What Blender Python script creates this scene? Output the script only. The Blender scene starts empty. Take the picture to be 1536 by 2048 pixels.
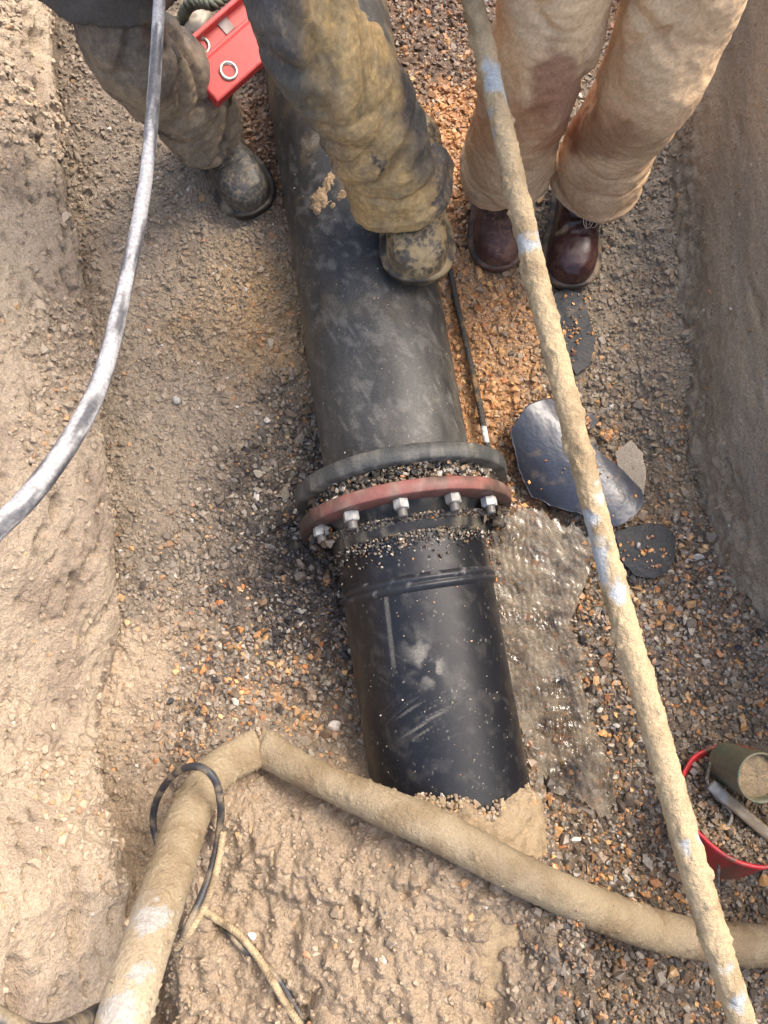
import bpy, bmesh, math, random
import numpy as np
from mathutils import Vector

random.seed(7)
RNG = np.random.default_rng(11)
scene = bpy.context.scene
COL = scene.collection

# ---------------------------------------------------------------- camera
PITCH = math.radians(80.0)
CAM = np.array([0.0, 0.0, 1.65])
F = 1490.0
FWD = np.array([0, math.cos(PITCH), -math.sin(PITCH)])
UP = np.array([0, math.sin(PITCH), math.cos(PITCH)])
cam_data = bpy.data.cameras.new("camera")
cam = bpy.data.objects.new("camera", cam_data)
COL.objects.link(cam)
cam_data.sensor_fit = 'VERTICAL'
cam_data.sensor_height = 36.0
cam_data.sensor_width = 27.0
cam_data.lens = F / 2048 * 36.0
cam_data.clip_start = 0.02
cam_data.clip_end = 200
cam.location = CAM
cam.rotation_euler = (math.radians(90) - PITCH, 0, 0)
scene.camera = cam

# ---------------------------------------------------------------- light
SUN_EL, SUN_AZ = math.radians(52), math.radians(50)     # azimuth from +Y towards +X
world = bpy.data.worlds.new("World")
scene.world = world
world.use_nodes = True
wn = world.node_tree.nodes
bg = wn["Background"]
sky = wn.new("ShaderNodeTexSky")
sky.sky_type = 'NISHITA'
sky.sun_disc = False
sky.sun_elevation = SUN_EL
sky.sun_rotation = SUN_AZ
sky.air_density = 1.0
sky.dust_density = 6.0
sky.ozone_density = 1.0
cloud = wn.new("ShaderNodeMix"); cloud.data_type = 'RGBA'; cloud.blend_type = 'MULTIPLY'; cloud.inputs[0].default_value = 1.0
cloud.inputs[7].default_value = (0.995, 0.998, 0.985, 1)          # thin warm-white overcast
world.node_tree.links.new(sky.outputs[0], cloud.inputs[6])
world.node_tree.links.new(cloud.outputs[2], bg.inputs[0])
bg.inputs[1].default_value = 0.15
sd = bpy.data.lights.new("sun", 'SUN')
sun = bpy.data.objects.new("sun", sd)
COL.objects.link(sun)
sd.energy = 0.5
sd.angle = math.radians(18)
sd.color = (1.0, 0.98, 0.955)
sdir = Vector((math.sin(SUN_AZ) * math.cos(SUN_EL), math.cos(SUN_AZ) * math.cos(SUN_EL), math.sin(SUN_EL)))
sun.rotation_euler = (-sdir).to_track_quat('-Z', 'Y').to_euler()
sun.location = sdir * 8
vs = scene.view_settings
vs.view_transform = 'Standard'
vs.look = 'None'
vs.gamma = 1.0
vs.exposure = 1.66
scene.render.engine = 'CYCLES'
scene.cycles.use_denoising = True
scene.cycles.max_bounces = 6
scene.cycles.transparent_max_bounces = 8

# ---------------------------------------------------------------- maths helpers
def ray(px, py):
    return FWD + (px - 768.0) / F * np.array([1.0, 0, 0]) + (1024.0 - py) / F * UP

def at(px, py, z=0.0):
    r = ray(px, py)
    return CAM + r * ((z - CAM[2]) / r[2])

def atd(px, py, d):
    return CAM + ray(px, py) * d

def project(P):
    rel = np.asarray(P) - CAM
    d = rel @ FWD
    return 768 + F * rel[..., 0] / d, 1024 - F * (rel @ UP) / d

_perm = np.random.default_rng(3).permutation(256).astype(np.int64)
_perm = np.concatenate([_perm, _perm, _perm])
_grad = np.random.default_rng(4).normal(size=(256, 3))
_grad /= np.linalg.norm(_grad, axis=1)[:, None]

def noise(p, scale=1.0, seed=0):
    p = np.asarray(p, dtype=np.float64) * scale + seed * 17.317
    i = np.floor(p).astype(np.int64)
    f = p - i
    u = f * f * f * (f * (f * 6 - 15) + 10)
    i &= 255
    out = 0
    for dx in (0, 1):
        for dy in (0, 1):
            for dz in (0, 1):
                h = _perm[_perm[_perm[(i[..., 0] + dx) & 255] + ((i[..., 1] + dy) & 255)] + ((i[..., 2] + dz) & 255)]
                g = _grad[h]
                d = g[..., 0] * (f[..., 0] - dx) + g[..., 1] * (f[..., 1] - dy) + g[..., 2] * (f[..., 2] - dz)
                w = (u[..., 0] if dx else 1 - u[..., 0]) * (u[..., 1] if dy else 1 - u[..., 1]) * (u[..., 2] if dz else 1 - u[..., 2])
                out = out + d * w
    return out * 1.6

def fbm(p, scale=1.0, octv=4, seed=0, gain=0.5):
    a, s, t = 1.0, 0.0, 0.0
    for k in range(octv):
        s = s + a * noise(p, scale * 2 ** k, seed + k * 3)
        t += a
        a *= gain
    return s / t

def ss(a, b, x):
    t = np.clip((np.asarray(x, dtype=float) - a) / (b - a), 0, 1)
    return t * t * (3 - 2 * t)

def lin(c, k=0.8):
    c = np.asarray(c, dtype=float) / 255.0
    return np.where(c <= 0.04045, c / 12.92, ((c + 0.055) / 1.055) ** 2.4) * k

def unit(v):
    v = np.asarray(v, dtype=float)
    return v / (np.linalg.norm(v, axis=-1, keepdims=True) + 1e-12)

def mix(a, b, t):
    t = np.asarray(t)[..., None]
    return a * (1 - t) + b * t

# ---------------------------------------------------------------- object helpers
def fastmesh(name, V, faces, smooth=True):
    """faces: list of (n,k) int arrays"""
    me = bpy.data.meshes.new(name)
    V = np.ascontiguousarray(V, dtype=np.float32)
    me.vertices.add(len(V))
    me.vertices.foreach_set("co", V.ravel())
    if not isinstance(faces, list):
        faces = [faces]
    faces = [np.asarray(f, dtype=np.int32) for f in faces if len(f)]
    idx = np.concatenate([f.ravel() for f in faces])
    tot = np.concatenate([np.full(len(f), f.shape[1], dtype=np.int32) for f in faces])
    start = np.concatenate([[0], np.cumsum(tot)[:-1]]).astype(np.int32)
    me.loops.add(len(idx))
    me.loops.foreach_set("vertex_index", idx)
    me.polygons.add(len(tot))
    me.polygons.foreach_set("loop_start", start)
    try:
        me.polygons.foreach_set("loop_total", tot)
    except Exception:
        pass
    me.update(calc_edges=True)
    me.validate()
    me.polygons.foreach_set("use_smooth", np.full(len(me.polygons), smooth, dtype=bool))
    return me

def setcol(me, C, wet=None):
    a = me.attributes.new("Col", 'FLOAT_COLOR', 'POINT')
    n = len(me.vertices)
    d = np.ones((n, 4), dtype=np.float32)
    d[:, :3] = np.clip(C, 0, 1)
    a.data.foreach_set("color", d.ravel())
    if wet is not None:
        w = me.attributes.new("Wet", 'FLOAT', 'POINT')
        w.data.foreach_set("value", np.ascontiguousarray(np.broadcast_to(wet, (n,)), dtype=np.float32))

def obj(name, V, faces, mat, parent=None, smooth=True, col=None, wet=None):
    me = fastmesh(name, V, faces, smooth)
    if col is not None:
        setcol(me, col, wet)
    me.materials.append(mat)
    o = bpy.data.objects.new(name, me)
    COL.objects.link(o)
    if parent is not None:
        o.parent = parent
        o.matrix_parent_inverse = parent.matrix_world.inverted()
    return o

def tag(o, label, cat, group=None):
    o["label"] = label
    o["category"] = cat
    if group:
        o["group"] = group
    return o

def kind(o, k):
    o["kind"] = k
    return o

def empty(name, loc):
    o = bpy.data.objects.new(name, None)
    o.empty_display_size = 0.05
    COL.objects.link(o)
    o.location = loc
    bpy.context.view_layer.update()
    return o

def merge(parts):
    Vs, Fs, off = [], [], 0
    for V, Fl in parts:
        Vs.append(np.asarray(V, dtype=float))
        for f in (Fl if isinstance(Fl, list) else [Fl]):
            if len(f):
                Fs.append(np.asarray(f) + off)
        off += len(V)
    return np.concatenate(Vs), Fs

def spline(P, n):
    P = np.asarray(P, dtype=float)
    k = len(P)
    E = np.vstack([2 * P[0] - P[1], P, 2 * P[-1] - P[-2]])
    seg = np.linalg.norm(np.diff(P[:, :3], axis=0), axis=1)
    cum = np.concatenate([[0], np.cumsum(seg)])
    t = np.linspace(0, cum[-1], n)
    j = np.clip(np.searchsorted(cum, t, side='right') - 1, 0, k - 2)
    u = ((t - cum[j]) / np.maximum(seg[j], 1e-9))[:, None]
    p0, p1, p2, p3 = E[j], E[j + 1], E[j + 2], E[j + 3]
    return 0.5 * (2 * p1 + (p2 - p0) * u + (2 * p0 - 5 * p1 + 4 * p2 - p3) * u ** 2 + (3 * p1 - p0 - 3 * p2 + p3) * u ** 3)

def frames(C, ref):
    T = unit(np.gradient(C, axis=0))
    S = np.zeros_like(C)
    s = np.asarray(ref, dtype=float)
    for i in range(len(C)):
        s = s - T[i] * (s @ T[i])
        s = s / np.linalg.norm(s)
        S[i] = s
    return T, S, np.cross(T, S)

def gridfaces(nu, nv, wrap=True):
    i = np.arange(nu - 1)[:, None]
    j = np.arange(nv if wrap else nv - 1)[None, :]
    j2 = (j + 1) % nv
    return np.stack([i * nv + j, i * nv + j2, (i + 1) * nv + j2, (i + 1) * nv + j], -1).reshape(-1, 4)

def tube(C, ra, rb=None, n=16, ref=(1, 0, 0), disp=None, caps=True):
    """C (k,3) path, ra/rb radius arrays; disp(P, N, l, phi) -> offset along N"""
    C = np.asarray(C, dtype=float)
    k = len(C)
    ra = np.broadcast_to(ra, (k,)).astype(float)
    rb = ra if rb is None else np.broadcast_to(rb, (k,)).astype(float)
    T, S, B = frames(C, ref)
    phi = np.linspace(0, 2 * math.pi, n, endpoint=False)
    c, s = np.cos(phi), np.sin(phi)
    D = S[:, None, :] * (c[None, :, None] * ra[:, None, None]) + B[:, None, :] * (s[None, :, None] * rb[:, None, None])
    P = C[:, None, :] + D
    if disp is not None:
        l = np.concatenate([[0], np.cumsum(np.linalg.norm(np.diff(C, axis=0), axis=1))])
        L = np.broadcast_to(l[:, None], (k, n))
        PH = np.broadcast_to(phi[None, :], (k, n))
        N = unit(D)
        P = P + N * disp(P, N, L, PH)[..., None]
    V = P.reshape(-1, 3)
    faces = [gridfaces(k, n)]
    if caps:
        V = np.vstack([V, C[0] , C[-1]])
        a, b = k * n, k * n + 1
        j = np.arange(n)
        faces.append(np.stack([np.full(n, a), (j + 1) % n, j], -1))
        faces.append(np.stack([np.full(n, b), (k - 1) * n + j, (k - 1) * n + (j + 1) % n], -1))
    return V, faces

def box(c, ax, ay, az, sx, sy, sz, bev=0.0):
    """bevelled box with axes; returns V, faces"""
    bm = bmesh.new()
    bmesh.ops.create_cube(bm, size=1)
    for v in bm.verts:
        v.co.x *= sx; v.co.y *= sy; v.co.z *= sz
    if bev > 0:
        bmesh.ops.bevel(bm, geom=list(bm.edges), offset=bev, segments=2, affect='EDGES', profile=0.5)
    bmesh.ops.triangulate(bm, faces=bm.faces[:])
    bm.verts.ensure_lookup_table()
    L = np.array([v.co[:] for v in bm.verts])
    Fc = np.array([[v.index for v in f.verts] for f in bm.faces])
    bm.free()
    V = np.asarray(c) + L[:, :1] * np.asarray(ax) + L[:, 1:2] * np.asarray(ay) + L[:, 2:3] * np.asarray(az)
    return V, [Fc]

def lathe(c, axis, prof, n=64, ref=(0, 0, 1), a0=0.0, a1=2 * math.pi):
    """prof: list of (offset along axis, radius)"""
    axis = unit(axis)
    r = np.asarray(ref, float); r = unit(r - axis * (r @ axis)); q = np.cross(axis, r)
    full = abs(a1 - a0 - 2 * math.pi) < 1e-6
    phi = np.linspace(a0, a1, n, endpoint=not full)
    prof = np.asarray(prof, float)
    D = r[None, :] * np.cos(phi)[:, None] + q[None, :] * np.sin(phi)[:, None]
    V = np.asarray(c) + prof[:, None, :1] * axis + prof[:, None, 1:2] * D[None]
    return V.reshape(-1, 3), [gridfaces(len(prof), n, full)]

def polar_sheet(poly, zf, thick, K=30, n=160, rag=0.0, seed=0):
    """closed thick sheet bounded by a star shaped outline (m,2)"""
    poly = np.asarray(poly, float)
    Q = np.vstack([poly, poly[:1]])
    seg = np.linalg.norm(np.diff(Q, axis=0), axis=1); cum = np.concatenate([[0], np.cumsum(seg)])
    t = np.linspace(0, cum[-1], n, endpoint=False)
    B = np.stack([np.interp(t, cum, Q[:, 0]), np.interp(t, cum, Q[:, 1])], -1)
    for _ in range(2):
        B = 0.25 * np.roll(B, 1, 0) + 0.5 * B + 0.25 * np.roll(B, -1, 0)
    c = poly.mean(0)
    if rag:
        B3 = np.c_[B, np.zeros(n)]
        B = B + unit(B - c) * (fbm(B3, 60, 3, seed) * rag)[:, None]
    k = (np.arange(1, K + 1) / K) ** 0.8
    XY = c + (B[None] - c) * k[:, None, None]
    XY = np.vstack([XY.reshape(-1, 2), c])
    Z = zf(XY[:, 0], XY[:, 1])
    V = np.c_[XY, Z]
    ctr = K * n
    j = np.arange(n)
    faces = [gridfaces(K, n), np.stack([np.full(n, ctr), j, (j + 1) % n], -1)]
    if thick:
        m = len(V)
        V2 = V.copy(); V2[:, 2] -= thick
        V = np.vstack([V, V2])
        faces += [faces[0][:, ::-1] + m, faces[1][:, ::-1] + m]
        e = (K - 1) * n
        faces.append(np.stack([e + j, e + j + m, e + (j + 1) % n + m, e + (j + 1) % n], -1))
    return V, faces

def remesh(V, faces, vox, smooth=2):
    me = fastmesh("tmp", V, faces)
    o = bpy.data.objects.new("tmp", me)
    COL.objects.link(o)
    m = o.modifiers.new("r", 'REMESH'); m.mode = 'VOXEL'; m.voxel_size = vox
    if smooth:
        s = o.modifiers.new("s", 'SMOOTH'); s.iterations = smooth; s.factor = 0.5
    dg = bpy.context.evaluated_depsgraph_get()
    ev = o.evaluated_get(dg).to_mesh()
    n = len(ev.vertices)
    V2 = np.empty(n * 3, dtype=np.float32); ev.vertices.foreach_get("co", V2)
    tot = np.empty(len(ev.polygons), dtype=np.int32); ev.polygons.foreach_get("loop_total", tot)
    idx = np.empty(len(ev.loops), dtype=np.int32); ev.loops.foreach_get("vertex_index", idx)
    st = np.concatenate([[0], np.cumsum(tot)[:-1]])
    out = []
    for k in (3, 4):
        s = st[tot == k]
        if len(s):
            out.append(idx[s[:, None] + np.arange(k)[None]])
    o.evaluated_get(dg).to_mesh_clear()
    bpy.data.objects.remove(o)
    bpy.data.meshes.remove(me)
    return V2.reshape(-1, 3).astype(float), out

def vnormals(V, faces):
    N = np.zeros_like(V)
    for f in faces:
        a = V[f[:, 1]] - V[f[:, 0]]; b = V[f[:, 2]] - V[f[:, 0]]
        n = np.cross(a, b)
        for k in range(f.shape[1]):
            np.add.at(N, f[:, k], n)
    return unit(N)

# ---------------------------------------------------------------- materials
def newmat(name):
    m = bpy.data.materials.new(name)
    m.use_nodes = True
    nt = m.node_tree
    return m, nt, nt.nodes["Principled BSDF"], nt.nodes, nt.links

def attr_mat(name, r_dry=0.85, r_wet=0.3, bumps=((400, 0.3, 0.002),), var=0.25, vscale=120, spec=0.5, coat=0.0, metal=0.0):
    """colour from the Col attribute, broken up by noise; roughness from Wet"""
    m, nt, bs, N, L = newmat(name)
    a = N.new("ShaderNodeAttribute"); a.attribute_name = "Col"
    w = N.new("ShaderNodeAttribute"); w.attribute_name = "Wet"
    tc = N.new("ShaderNodeTexCoord")
    nz = N.new("ShaderNodeTexNoise"); nz.inputs["Scale"].default_value = vscale; nz.inputs["Detail"].default_value = 5
    L.new(tc.outputs["Object"], nz.inputs["Vector"])
    mr = N.new("ShaderNodeMapRange"); mr.inputs[1].default_value = 0.25; mr.inputs[2].default_value = 0.75
    mr.inputs[3].default_value = 1 - var; mr.inputs[4].default_value = 1 + var
    L.new(nz.outputs[0], mr.inputs[0])
    mu = N.new("ShaderNodeMix"); mu.data_type = 'RGBA'; mu.blend_type = 'MULTIPLY'; mu.inputs[0].default_value = 1
    L.new(a.outputs["Color"], mu.inputs[6]); L.new(mr.outputs[0], mu.inputs[7])
    L.new(mu.outputs[2], bs.inputs["Base Color"])
    rr = N.new("ShaderNodeMapRange"); rr.inputs[3].default_value = r_dry; rr.inputs[4].default_value = r_wet
    L.new(w.outputs["Fac"], rr.inputs[0])
    L.new(rr.outputs[0], bs.inputs["Roughness"])
    bs.inputs["Specular IOR Level"].default_value = spec
    bs.inputs["Coat Weight"].default_value = coat
    bs.inputs["Metallic"].default_value = metal
    prev = None
    for sc, st, di in bumps:
        t = N.new("ShaderNodeTexNoise"); t.inputs["Scale"].default_value = sc; t.inputs["Detail"].default_value = 4
        L.new(tc.outputs["Object"], t.inputs["Vector"])
        b = N.new("ShaderNodeBump"); b.inputs["Strength"].default_value = st; b.inputs["Distance"].default_value = di
        L.new(t.outputs[0], b.inputs["Height"])
        if prev: L.new(prev.outputs[0], b.inputs["Normal"])
        prev = b
    if prev: L.new(prev.outputs[0], bs.inputs["Normal"])
    return m

M_ground = attr_mat("wet_mud", 0.9, 0.35, ((130, 0.7, 0.008), (420, 0.8, 0.004)), 0.3, 220)
M_bank = attr_mat("bank_earth", 0.95, 0.5, ((110, 0.7, 0.009), (380, 0.8, 0.005)), 0.26, 220)
M_stone = attr_mat("gravel_stone", 0.75, 0.22, ((500, 0.25, 0.002),), 0.25, 260)
M_mudhose = attr_mat("mud_caked_hose", 0.85, 0.35, ((200, 0.6, 0.005), (600, 0.7, 0.003)), 0.2, 260)
M_plastic = attr_mat("black_pipe_plastic", 0.62, 0.40, ((60, 0.06, 0.003), (900, 0.12, 0.001)), 0.4, 240, spec=0.42)
M_cloth = attr_mat("muddy_cloth", 0.92, 0.45, ((260, 0.45, 0.003), (1100, 0.5, 0.0015)), 0.2, 200, spec=0.3)
M_leather = attr_mat("boot_leather", 0.7, 0.22, ((250, 0.12, 0.002), (900, 0.2, 0.001)), 0.25, 120)
M_paint = attr_mat("painted_surface", 0.7, 0.25, ((300, 0.15, 0.002),), 0.2, 90)
M_metal = attr_mat("dull_metal", 0.6, 0.25, ((400, 0.1, 0.001),), 0.2, 90, metal=0.85)
M_skin = attr_mat("skin", 0.55, 0.4, ((600, 0.1, 0.001),), 0.1, 80)
M_rope = attr_mat("rope_fibre", 0.9, 0.5, ((900, 0.5, 0.001),), 0.3, 300)

M_sheet = attr_mat("shiny_sheet", 0.6, 0.40, ((300, 0.15, 0.001),), 0.25, 200, spec=0.9)

def water_mat(name="muddy_water", t0=.62, t1=.98, colr=(186, 168, 138), rough=.02):
    m, nt, bs, N, L = newmat(name)
    tc = N.new("ShaderNodeTexCoord")
    nz = N.new("ShaderNodeTexNoise"); nz.inputs["Scale"].default_value = 14; nz.inputs["Detail"].default_value = 4
    L.new(tc.outputs["Object"], nz.inputs["Vector"])
    mr = N.new("ShaderNodeMapRange"); mr.inputs[1].default_value = 0.35; mr.inputs[2].default_value = 0.65
    mr.inputs[3].default_value = t0; mr.inputs[4].default_value = t1
    L.new(nz.outputs[0], mr.inputs[0])
    L.new(mr.outputs[0], bs.inputs["Transmission Weight"])
    bs.inputs["Base Color"].default_value = (*lin(colr, 0.85), 1)
    bs.inputs["Roughness"].default_value = rough
    bs.inputs["IOR"].default_value = 1.42
    bs.inputs["Coat Weight"].default_value = 0.0
    bs.inputs["Coat Roughness"].default_value = 0.02
    bs.inputs["Coat IOR"].default_value = 1.7
    bs.inputs["Specular IOR Level"].default_value = 0.5
    return m
M_water = water_mat()
M_puddle = water_mat("silty_water", .6, .85, (150, 126, 92), .12)

# ---------------------------------------------------------------- zones of the trench floor
# px, py, radius, mud sRGB, mud coat, orange share, dark share, wetness, stone density
ZONES = np.array([
    (330, 500, 170, 156, 136, 110, .80, .08, .03, .30, .9), (230, 180, 160, 120, 104, 86, .80, .03, .03, .3, .8),  # second zone: mud tone partly darkened by painted-in shade
    (480, 640, 110, 168, 134, 88, .60, .35, .03, .40, 1), (520, 300, 80, 128, 90, 60, .6, .3, .05, .6, .9),
    (330, 850, 170, 156, 137, 112, .85, .04, .03, .30, .9), (560, 900, 90, 100, 86, 68, .4, .1, .3, .7, 1),
    (590, 960, 100, 66, 57, 48, .4, .08, .5, .9, 1), (640, 1300, 70, 80, 66, 54, .45, .1, .4, .8, 1), (560, 1230, 90, 50, 43, 38, .4, .1, .7, .9, 1), (560, 1120, 130, 62, 52, 43, .45, .10, .6, .9, 1), (380, 1120, 110, 138, 121, 100, .6, .1, .2, .5, 1),
    (450, 1380, 140, 128, 110, 90, .30, .25, .10, .4, 1), (270, 1350, 90, 178, 154, 124, .95, .02, .02, .1, .4),
    (640, 1420, 80, 108, 92, 72, .4, .2, .05, .5, 1), (890, 280, 80, 176, 124, 80, .55, .7, .03, .5, 1),
    (960, 650, 80, 184, 138, 90, .5, .75, .05, .4, 1), (970, 850, 60, 188, 138, 84, .6, .8, .08, .4, 1),
    (850, 80, 80, 100, 78, 62, .7, .2, .05, .5, .9), (1250, 420, 140, 138, 122, 100, .75, .03, .03, .5, 1),
    (1270, 680, 120, 140, 122, 98, .75, .05, .03, .4, 1), (1060, 620, 60, 152, 116, 80, .6, .45, .05, .4, 1),
    (1200, 830, 100, 130, 112, 88, .6, .15, .06, .7, 1), (1370, 950, 80, 124, 104, 78, .7, .2, .03, .7, .8),
    (1080, 900, 70, 140, 96, 58, .5, .5, .2, .6, 1),
    (1100, 1250, 150, 118, 100, 76, .3, .28, .1, .95, 1), (1350, 1250, 150, 118, 98, 78, .3, .22, .08, .7, 1),
    (1150, 1550, 170, 108, 92, 72, .33, .27, .08, .8, 1), (1400, 1450, 120, 118, 102, 82, .45, .15, .05, .5, 1),
    (1200, 1750, 120, 98, 82, 64, .35, .32, .08, .7, 1), (1300, 1950, 150, 104, 90, 74, .5, .2, .05, .5, 1),
    (700, 1900, 300, 170, 150, 126, .92, .05, .02, .15, .65), (450, 1750, 150, 172, 152, 130, .95, .02, .02, .1, .6),
    (300, 1950, 200, 172, 152, 130, .95, .02, .02, .1, .6),
])

ZN = ZONES[:, 3:].copy()
ZN[:, :3] = ZN[:, :3] * 1.02 + 14
near_bank = (ZONES[:, 0] < 400) & (ZONES[:, 1] < 1300)
ZN[near_bank, :3] *= .98
ZN[:, :3] = ZN[:, :3] * .90 + ZN[:, :3].mean(1, keepdims=True) * .10
left_ = (ZONES[:, 0] < 600) & (ZONES[:, 1] < 1200)
ZN[left_, 3] = np.minimum(ZN[left_, 3] + .1, .93); ZN[left_, 4] *= .55
wet_ = (ZONES[:, 0] > 1000) & (ZONES[:, 1] > 1100); ZN[wet_, :3] *= .9; ZN[wet_, 6] = np.minimum(1, ZN[wet_, 6] + .1); ZN[wet_, 4] *= .85
heap_ = (ZONES[:, 1] > 1700) & (ZONES[:, 0] < 900)
ZN[heap_, :3] = (166, 146, 121); ZN[heap_, 3] = .97; ZN[heap_, 7] = .38
def zones(P):
    px, py = project(P)
    px = np.clip(px, -200, 1750); py = np.clip(py, -150, 2200)
    jit = fbm(P, 9, 3, 5) * 90
    jit2 = fbm(P, 9, 3, 25) * 90
    W = np.exp(-(((px + jit)[:, None] - ZONES[:, 0]) ** 2 + ((py + jit2)[:, None] - ZONES[:, 1]) ** 2) / ZONES[:, 2] ** 2 * 1.3) + 1e-9 / (1 + ZONES[:, 2] * 0)
    # far points fall back on the nearest zone
    d2 = ((px[:, None] - ZONES[:, 0]) ** 2 + (py[:, None] - ZONES[:, 1]) ** 2)
    W = W + 1e-3 * np.exp(-d2 / 400 ** 2)
    W /= W.sum(1, keepdims=True)
    return W @ ZN

# ---------------------------------------------------------------- pipe frame
A_ = at(786, 880, .08); B_ = at(872, 1400, .08)
AX = unit(A_ - B_)                     # horizontal, away from the camera
SIDE = np.array([AX[1], -AX[0], 0.0])  # to the right
PR = 0.158
def pipe_pt(y):                        # axis point at world y
    return A_ + AX * ((y - A_[1]) / AX[1])
Y_RED = at(840, 985, .318)[1]
AXR = unit(AX - np.array([0, 0, .085])); UPR = unit(np.array([0, 0, 1.0]) + AX * .085)

# ---------------------------------------------------------------- the ground
L_LIP = [(70, -350, .16), (88, -100, .16), (97, 0, .16), (106, 150, .16), (118, 300, .16), (131, 400, .16), (150, 520, .16), (164, 610, .16),
         (186, 700, .15), (200, 790, .15), (207, 900, .15), (221, 1000, .14), (231, 1150, .11), (236, 1250, .07), (222, 1320, .06),
         (196, 1400, .07), (190, 1500, .12), (206, 1600, .19), (236, 1690, .24), (247, 1770, .26), (238, 1830, .26), (247, 1900, .26),
         (240, 1960, .26), (228, 2060, .26), (220, 2300, .26)]
LL = np.array([at(*q) for q in L_LIP]); LL = LL[np.argsort(LL[:, 1])]
R_BASE = [(1300, -300, 0), (1318, 0, 0), (1326, 250, 0), (1334, 450, 0), (1346, 600, 0), (1362, 800, 0), (1378, 920, 0), (1440, 1130, 0),
          (1536, 1290, 0), (1660, 1500, 0), (1740, 1750, 0), (1790, 2100, 0), (1830, 2400, 0)]
RB = np.array([at(*q) for q in R_BASE]); RB = RB[np.argsort(RB[:, 1])]
def lip_x(y): return np.interp(y, LL[:, 1], LL[:, 0])
def lip_z(y): return np.interp(y, LL[:, 1], LL[:, 2])
def rb_x(y): return np.interp(y, RB[:, 1], RB[:, 0])

def floor_z(x, y):
    P = np.stack([x, y, np.zeros_like(x)], -1)
    n1 = fbm(P, 5, 4, 1)
    z = n1 * 0.022 + fbm(P, 34, 3, 2) * 0.010 + np.abs(noise(P, 70, 6)) * .006
    # spoil heap which buries the near end of the pipe
    wob = fbm(P, 7, 3, 8) * 0.05
    ax = pipe_pt(0)[0] + (y - 0) * AX[0] / AX[1]
    front = -0.30 + 0.10 * ss(-.05, -.35, x) - 0.03 * ss(.1, .3, x)
    m = ss(front + .13, front - .14, y + wob) * ss(0.208, 0.172, x - ax + wob * .3) * ss(-.46, -.33, x + wob)
    hgt = 0.268 + 0.06 * ss(-.42, -.8, y) - 0.09 * ss(0.0, -0.35, x)
    clod = -ss(.2, .5, fbm(P, 11, 4, 14)) * .035 + np.abs(fbm(P, 17, 5, 12)) * 0.05 + np.abs(noise(P, 60, 13)) * .007 * ss(-.1, .2, fbm(P, 6, 2, 15)) + .02 * fbm(P, 7, 3, 16)
    z = z + m * (hgt + clod - .012)
    # joint hole round the flange, wet hollow to the right of the pipe
    fx, fy = pipe_pt(Y_RED)[0], Y_RED
    z = z - 0.015 * np.exp(-(((x - fx) / .34) ** 2 + ((y - fy) / .16) ** 2))
    wx, wy = at(1090, 1230, 0)[:2]
    z = z - 0.022 * np.exp(-(((x - wx) / .13) ** 2 + ((y - wy) / .30) ** 2))
    wx, wy = at(1160, 1500, 0)[:2]
    z = z - 0.02 * np.exp(-(((x - wx) / .09) ** 2 + ((y - wy) / .16) ** 2))
    px_, py_ = at(1272, 925, 0)[:2]
    z = z - 0.02 * np.exp(-(((x - px_) / .05) ** 2 + ((y - py_) / .09) ** 2))
    # slumped toe below both banks
    dl = x - lip_x(y)
    z = z + 0.03 * ss(.16, 0, dl)
    dr = rb_x(y) - x
    z = z + (0.04 + .03 * n1) * ss(.14, 0, dr)
    # outside: natural ground level
    up = np.maximum(ss(-1.2, -1.5, x), ss(1.25, 1.5, x))
    up = np.maximum(up, np.maximum(ss(3.4, 4.6, y), ss(-1.5, -2.4, y)))
    return z * (1 - up) + 0.86 * up

fx = np.arange(-0.85, 1.0, 0.0032); fy = np.arange(-0.80, 1.85, 0.0032)
cx = np.concatenate([[-40, -15, -6, -3, -2, -1.7, -1.5, -1.4, -1.3, -1.2, -1.1, -1.0, -.92], fx, [1.06, 1.15, 1.25, 1.35, 1.5, 1.7, 2, 3, 6, 15, 40]])
cy = np.concatenate([[-40, -15, -6, -3.4, -2.5, -2.2, -2, -1.8, -1.5, -1.3, -1.1, -1, -.9, -.85], fy, [1.92, 2, 2.2, 2.6, 3, 3.4, 3.7, 4, 4.3, 4.6, 5, 7, 15, 40]])
GX, GY = np.meshgrid(cx, cy)
GZ = floor_z(GX.ravel(), GY.ravel())
GP = np.stack([GX.ravel(), GY.ravel(), GZ], -1)
zv = zones(GP)
gcol = lin(zv[:, :3], .8)
gcol = mix(gcol, gcol * .7, ss(.05, .4, fbm(GP, 16, 3, 30)) * .8)
gcol = mix(gcol, lin((42, 40, 40), .8), np.clip(zv[:, 5] * ss(-.1, .25, fbm(GP, 22, 3, 31)) * 1.3, 0, 1))
gcol = mix(gcol, lin((198, 142, 84), .8), np.clip(zv[:, 4] * .8 * ss(0, .3, fbm(GP, 26, 3, 32)), 0, 1))
ground = obj("ground", GP, [gridfaces(len(cy), len(cx), False)], M_ground, col=gcol, wet=zv[:, 6] * .8)
kind(ground, "structure")

ZF = GZ.reshape(len(cy), len(cx))
def ground_z(x, y):
    i = np.clip((np.asarray(x) - fx[0]) / 0.0032, 0, len(fx) - 2)
    j = np.clip((np.asarray(y) - fy[0]) / 0.0032, 0, len(fy) - 2)
    i0 = i.astype(int); j0 = j.astype(int)
    sub = ZF[14:14 + len(fy), 13:13 + len(fx)]
    return sub[j0, i0] * (1 - (i - i0)) * (1 - (j - j0)) + sub[j0, i0 + 1] * (i - i0) * (1 - (j - j0)) + sub[j0 + 1, i0] * (1 - (i - i0)) * (j - j0) + sub[j0 + 1, i0 + 1] * (i - i0) * (j - j0)

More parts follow.
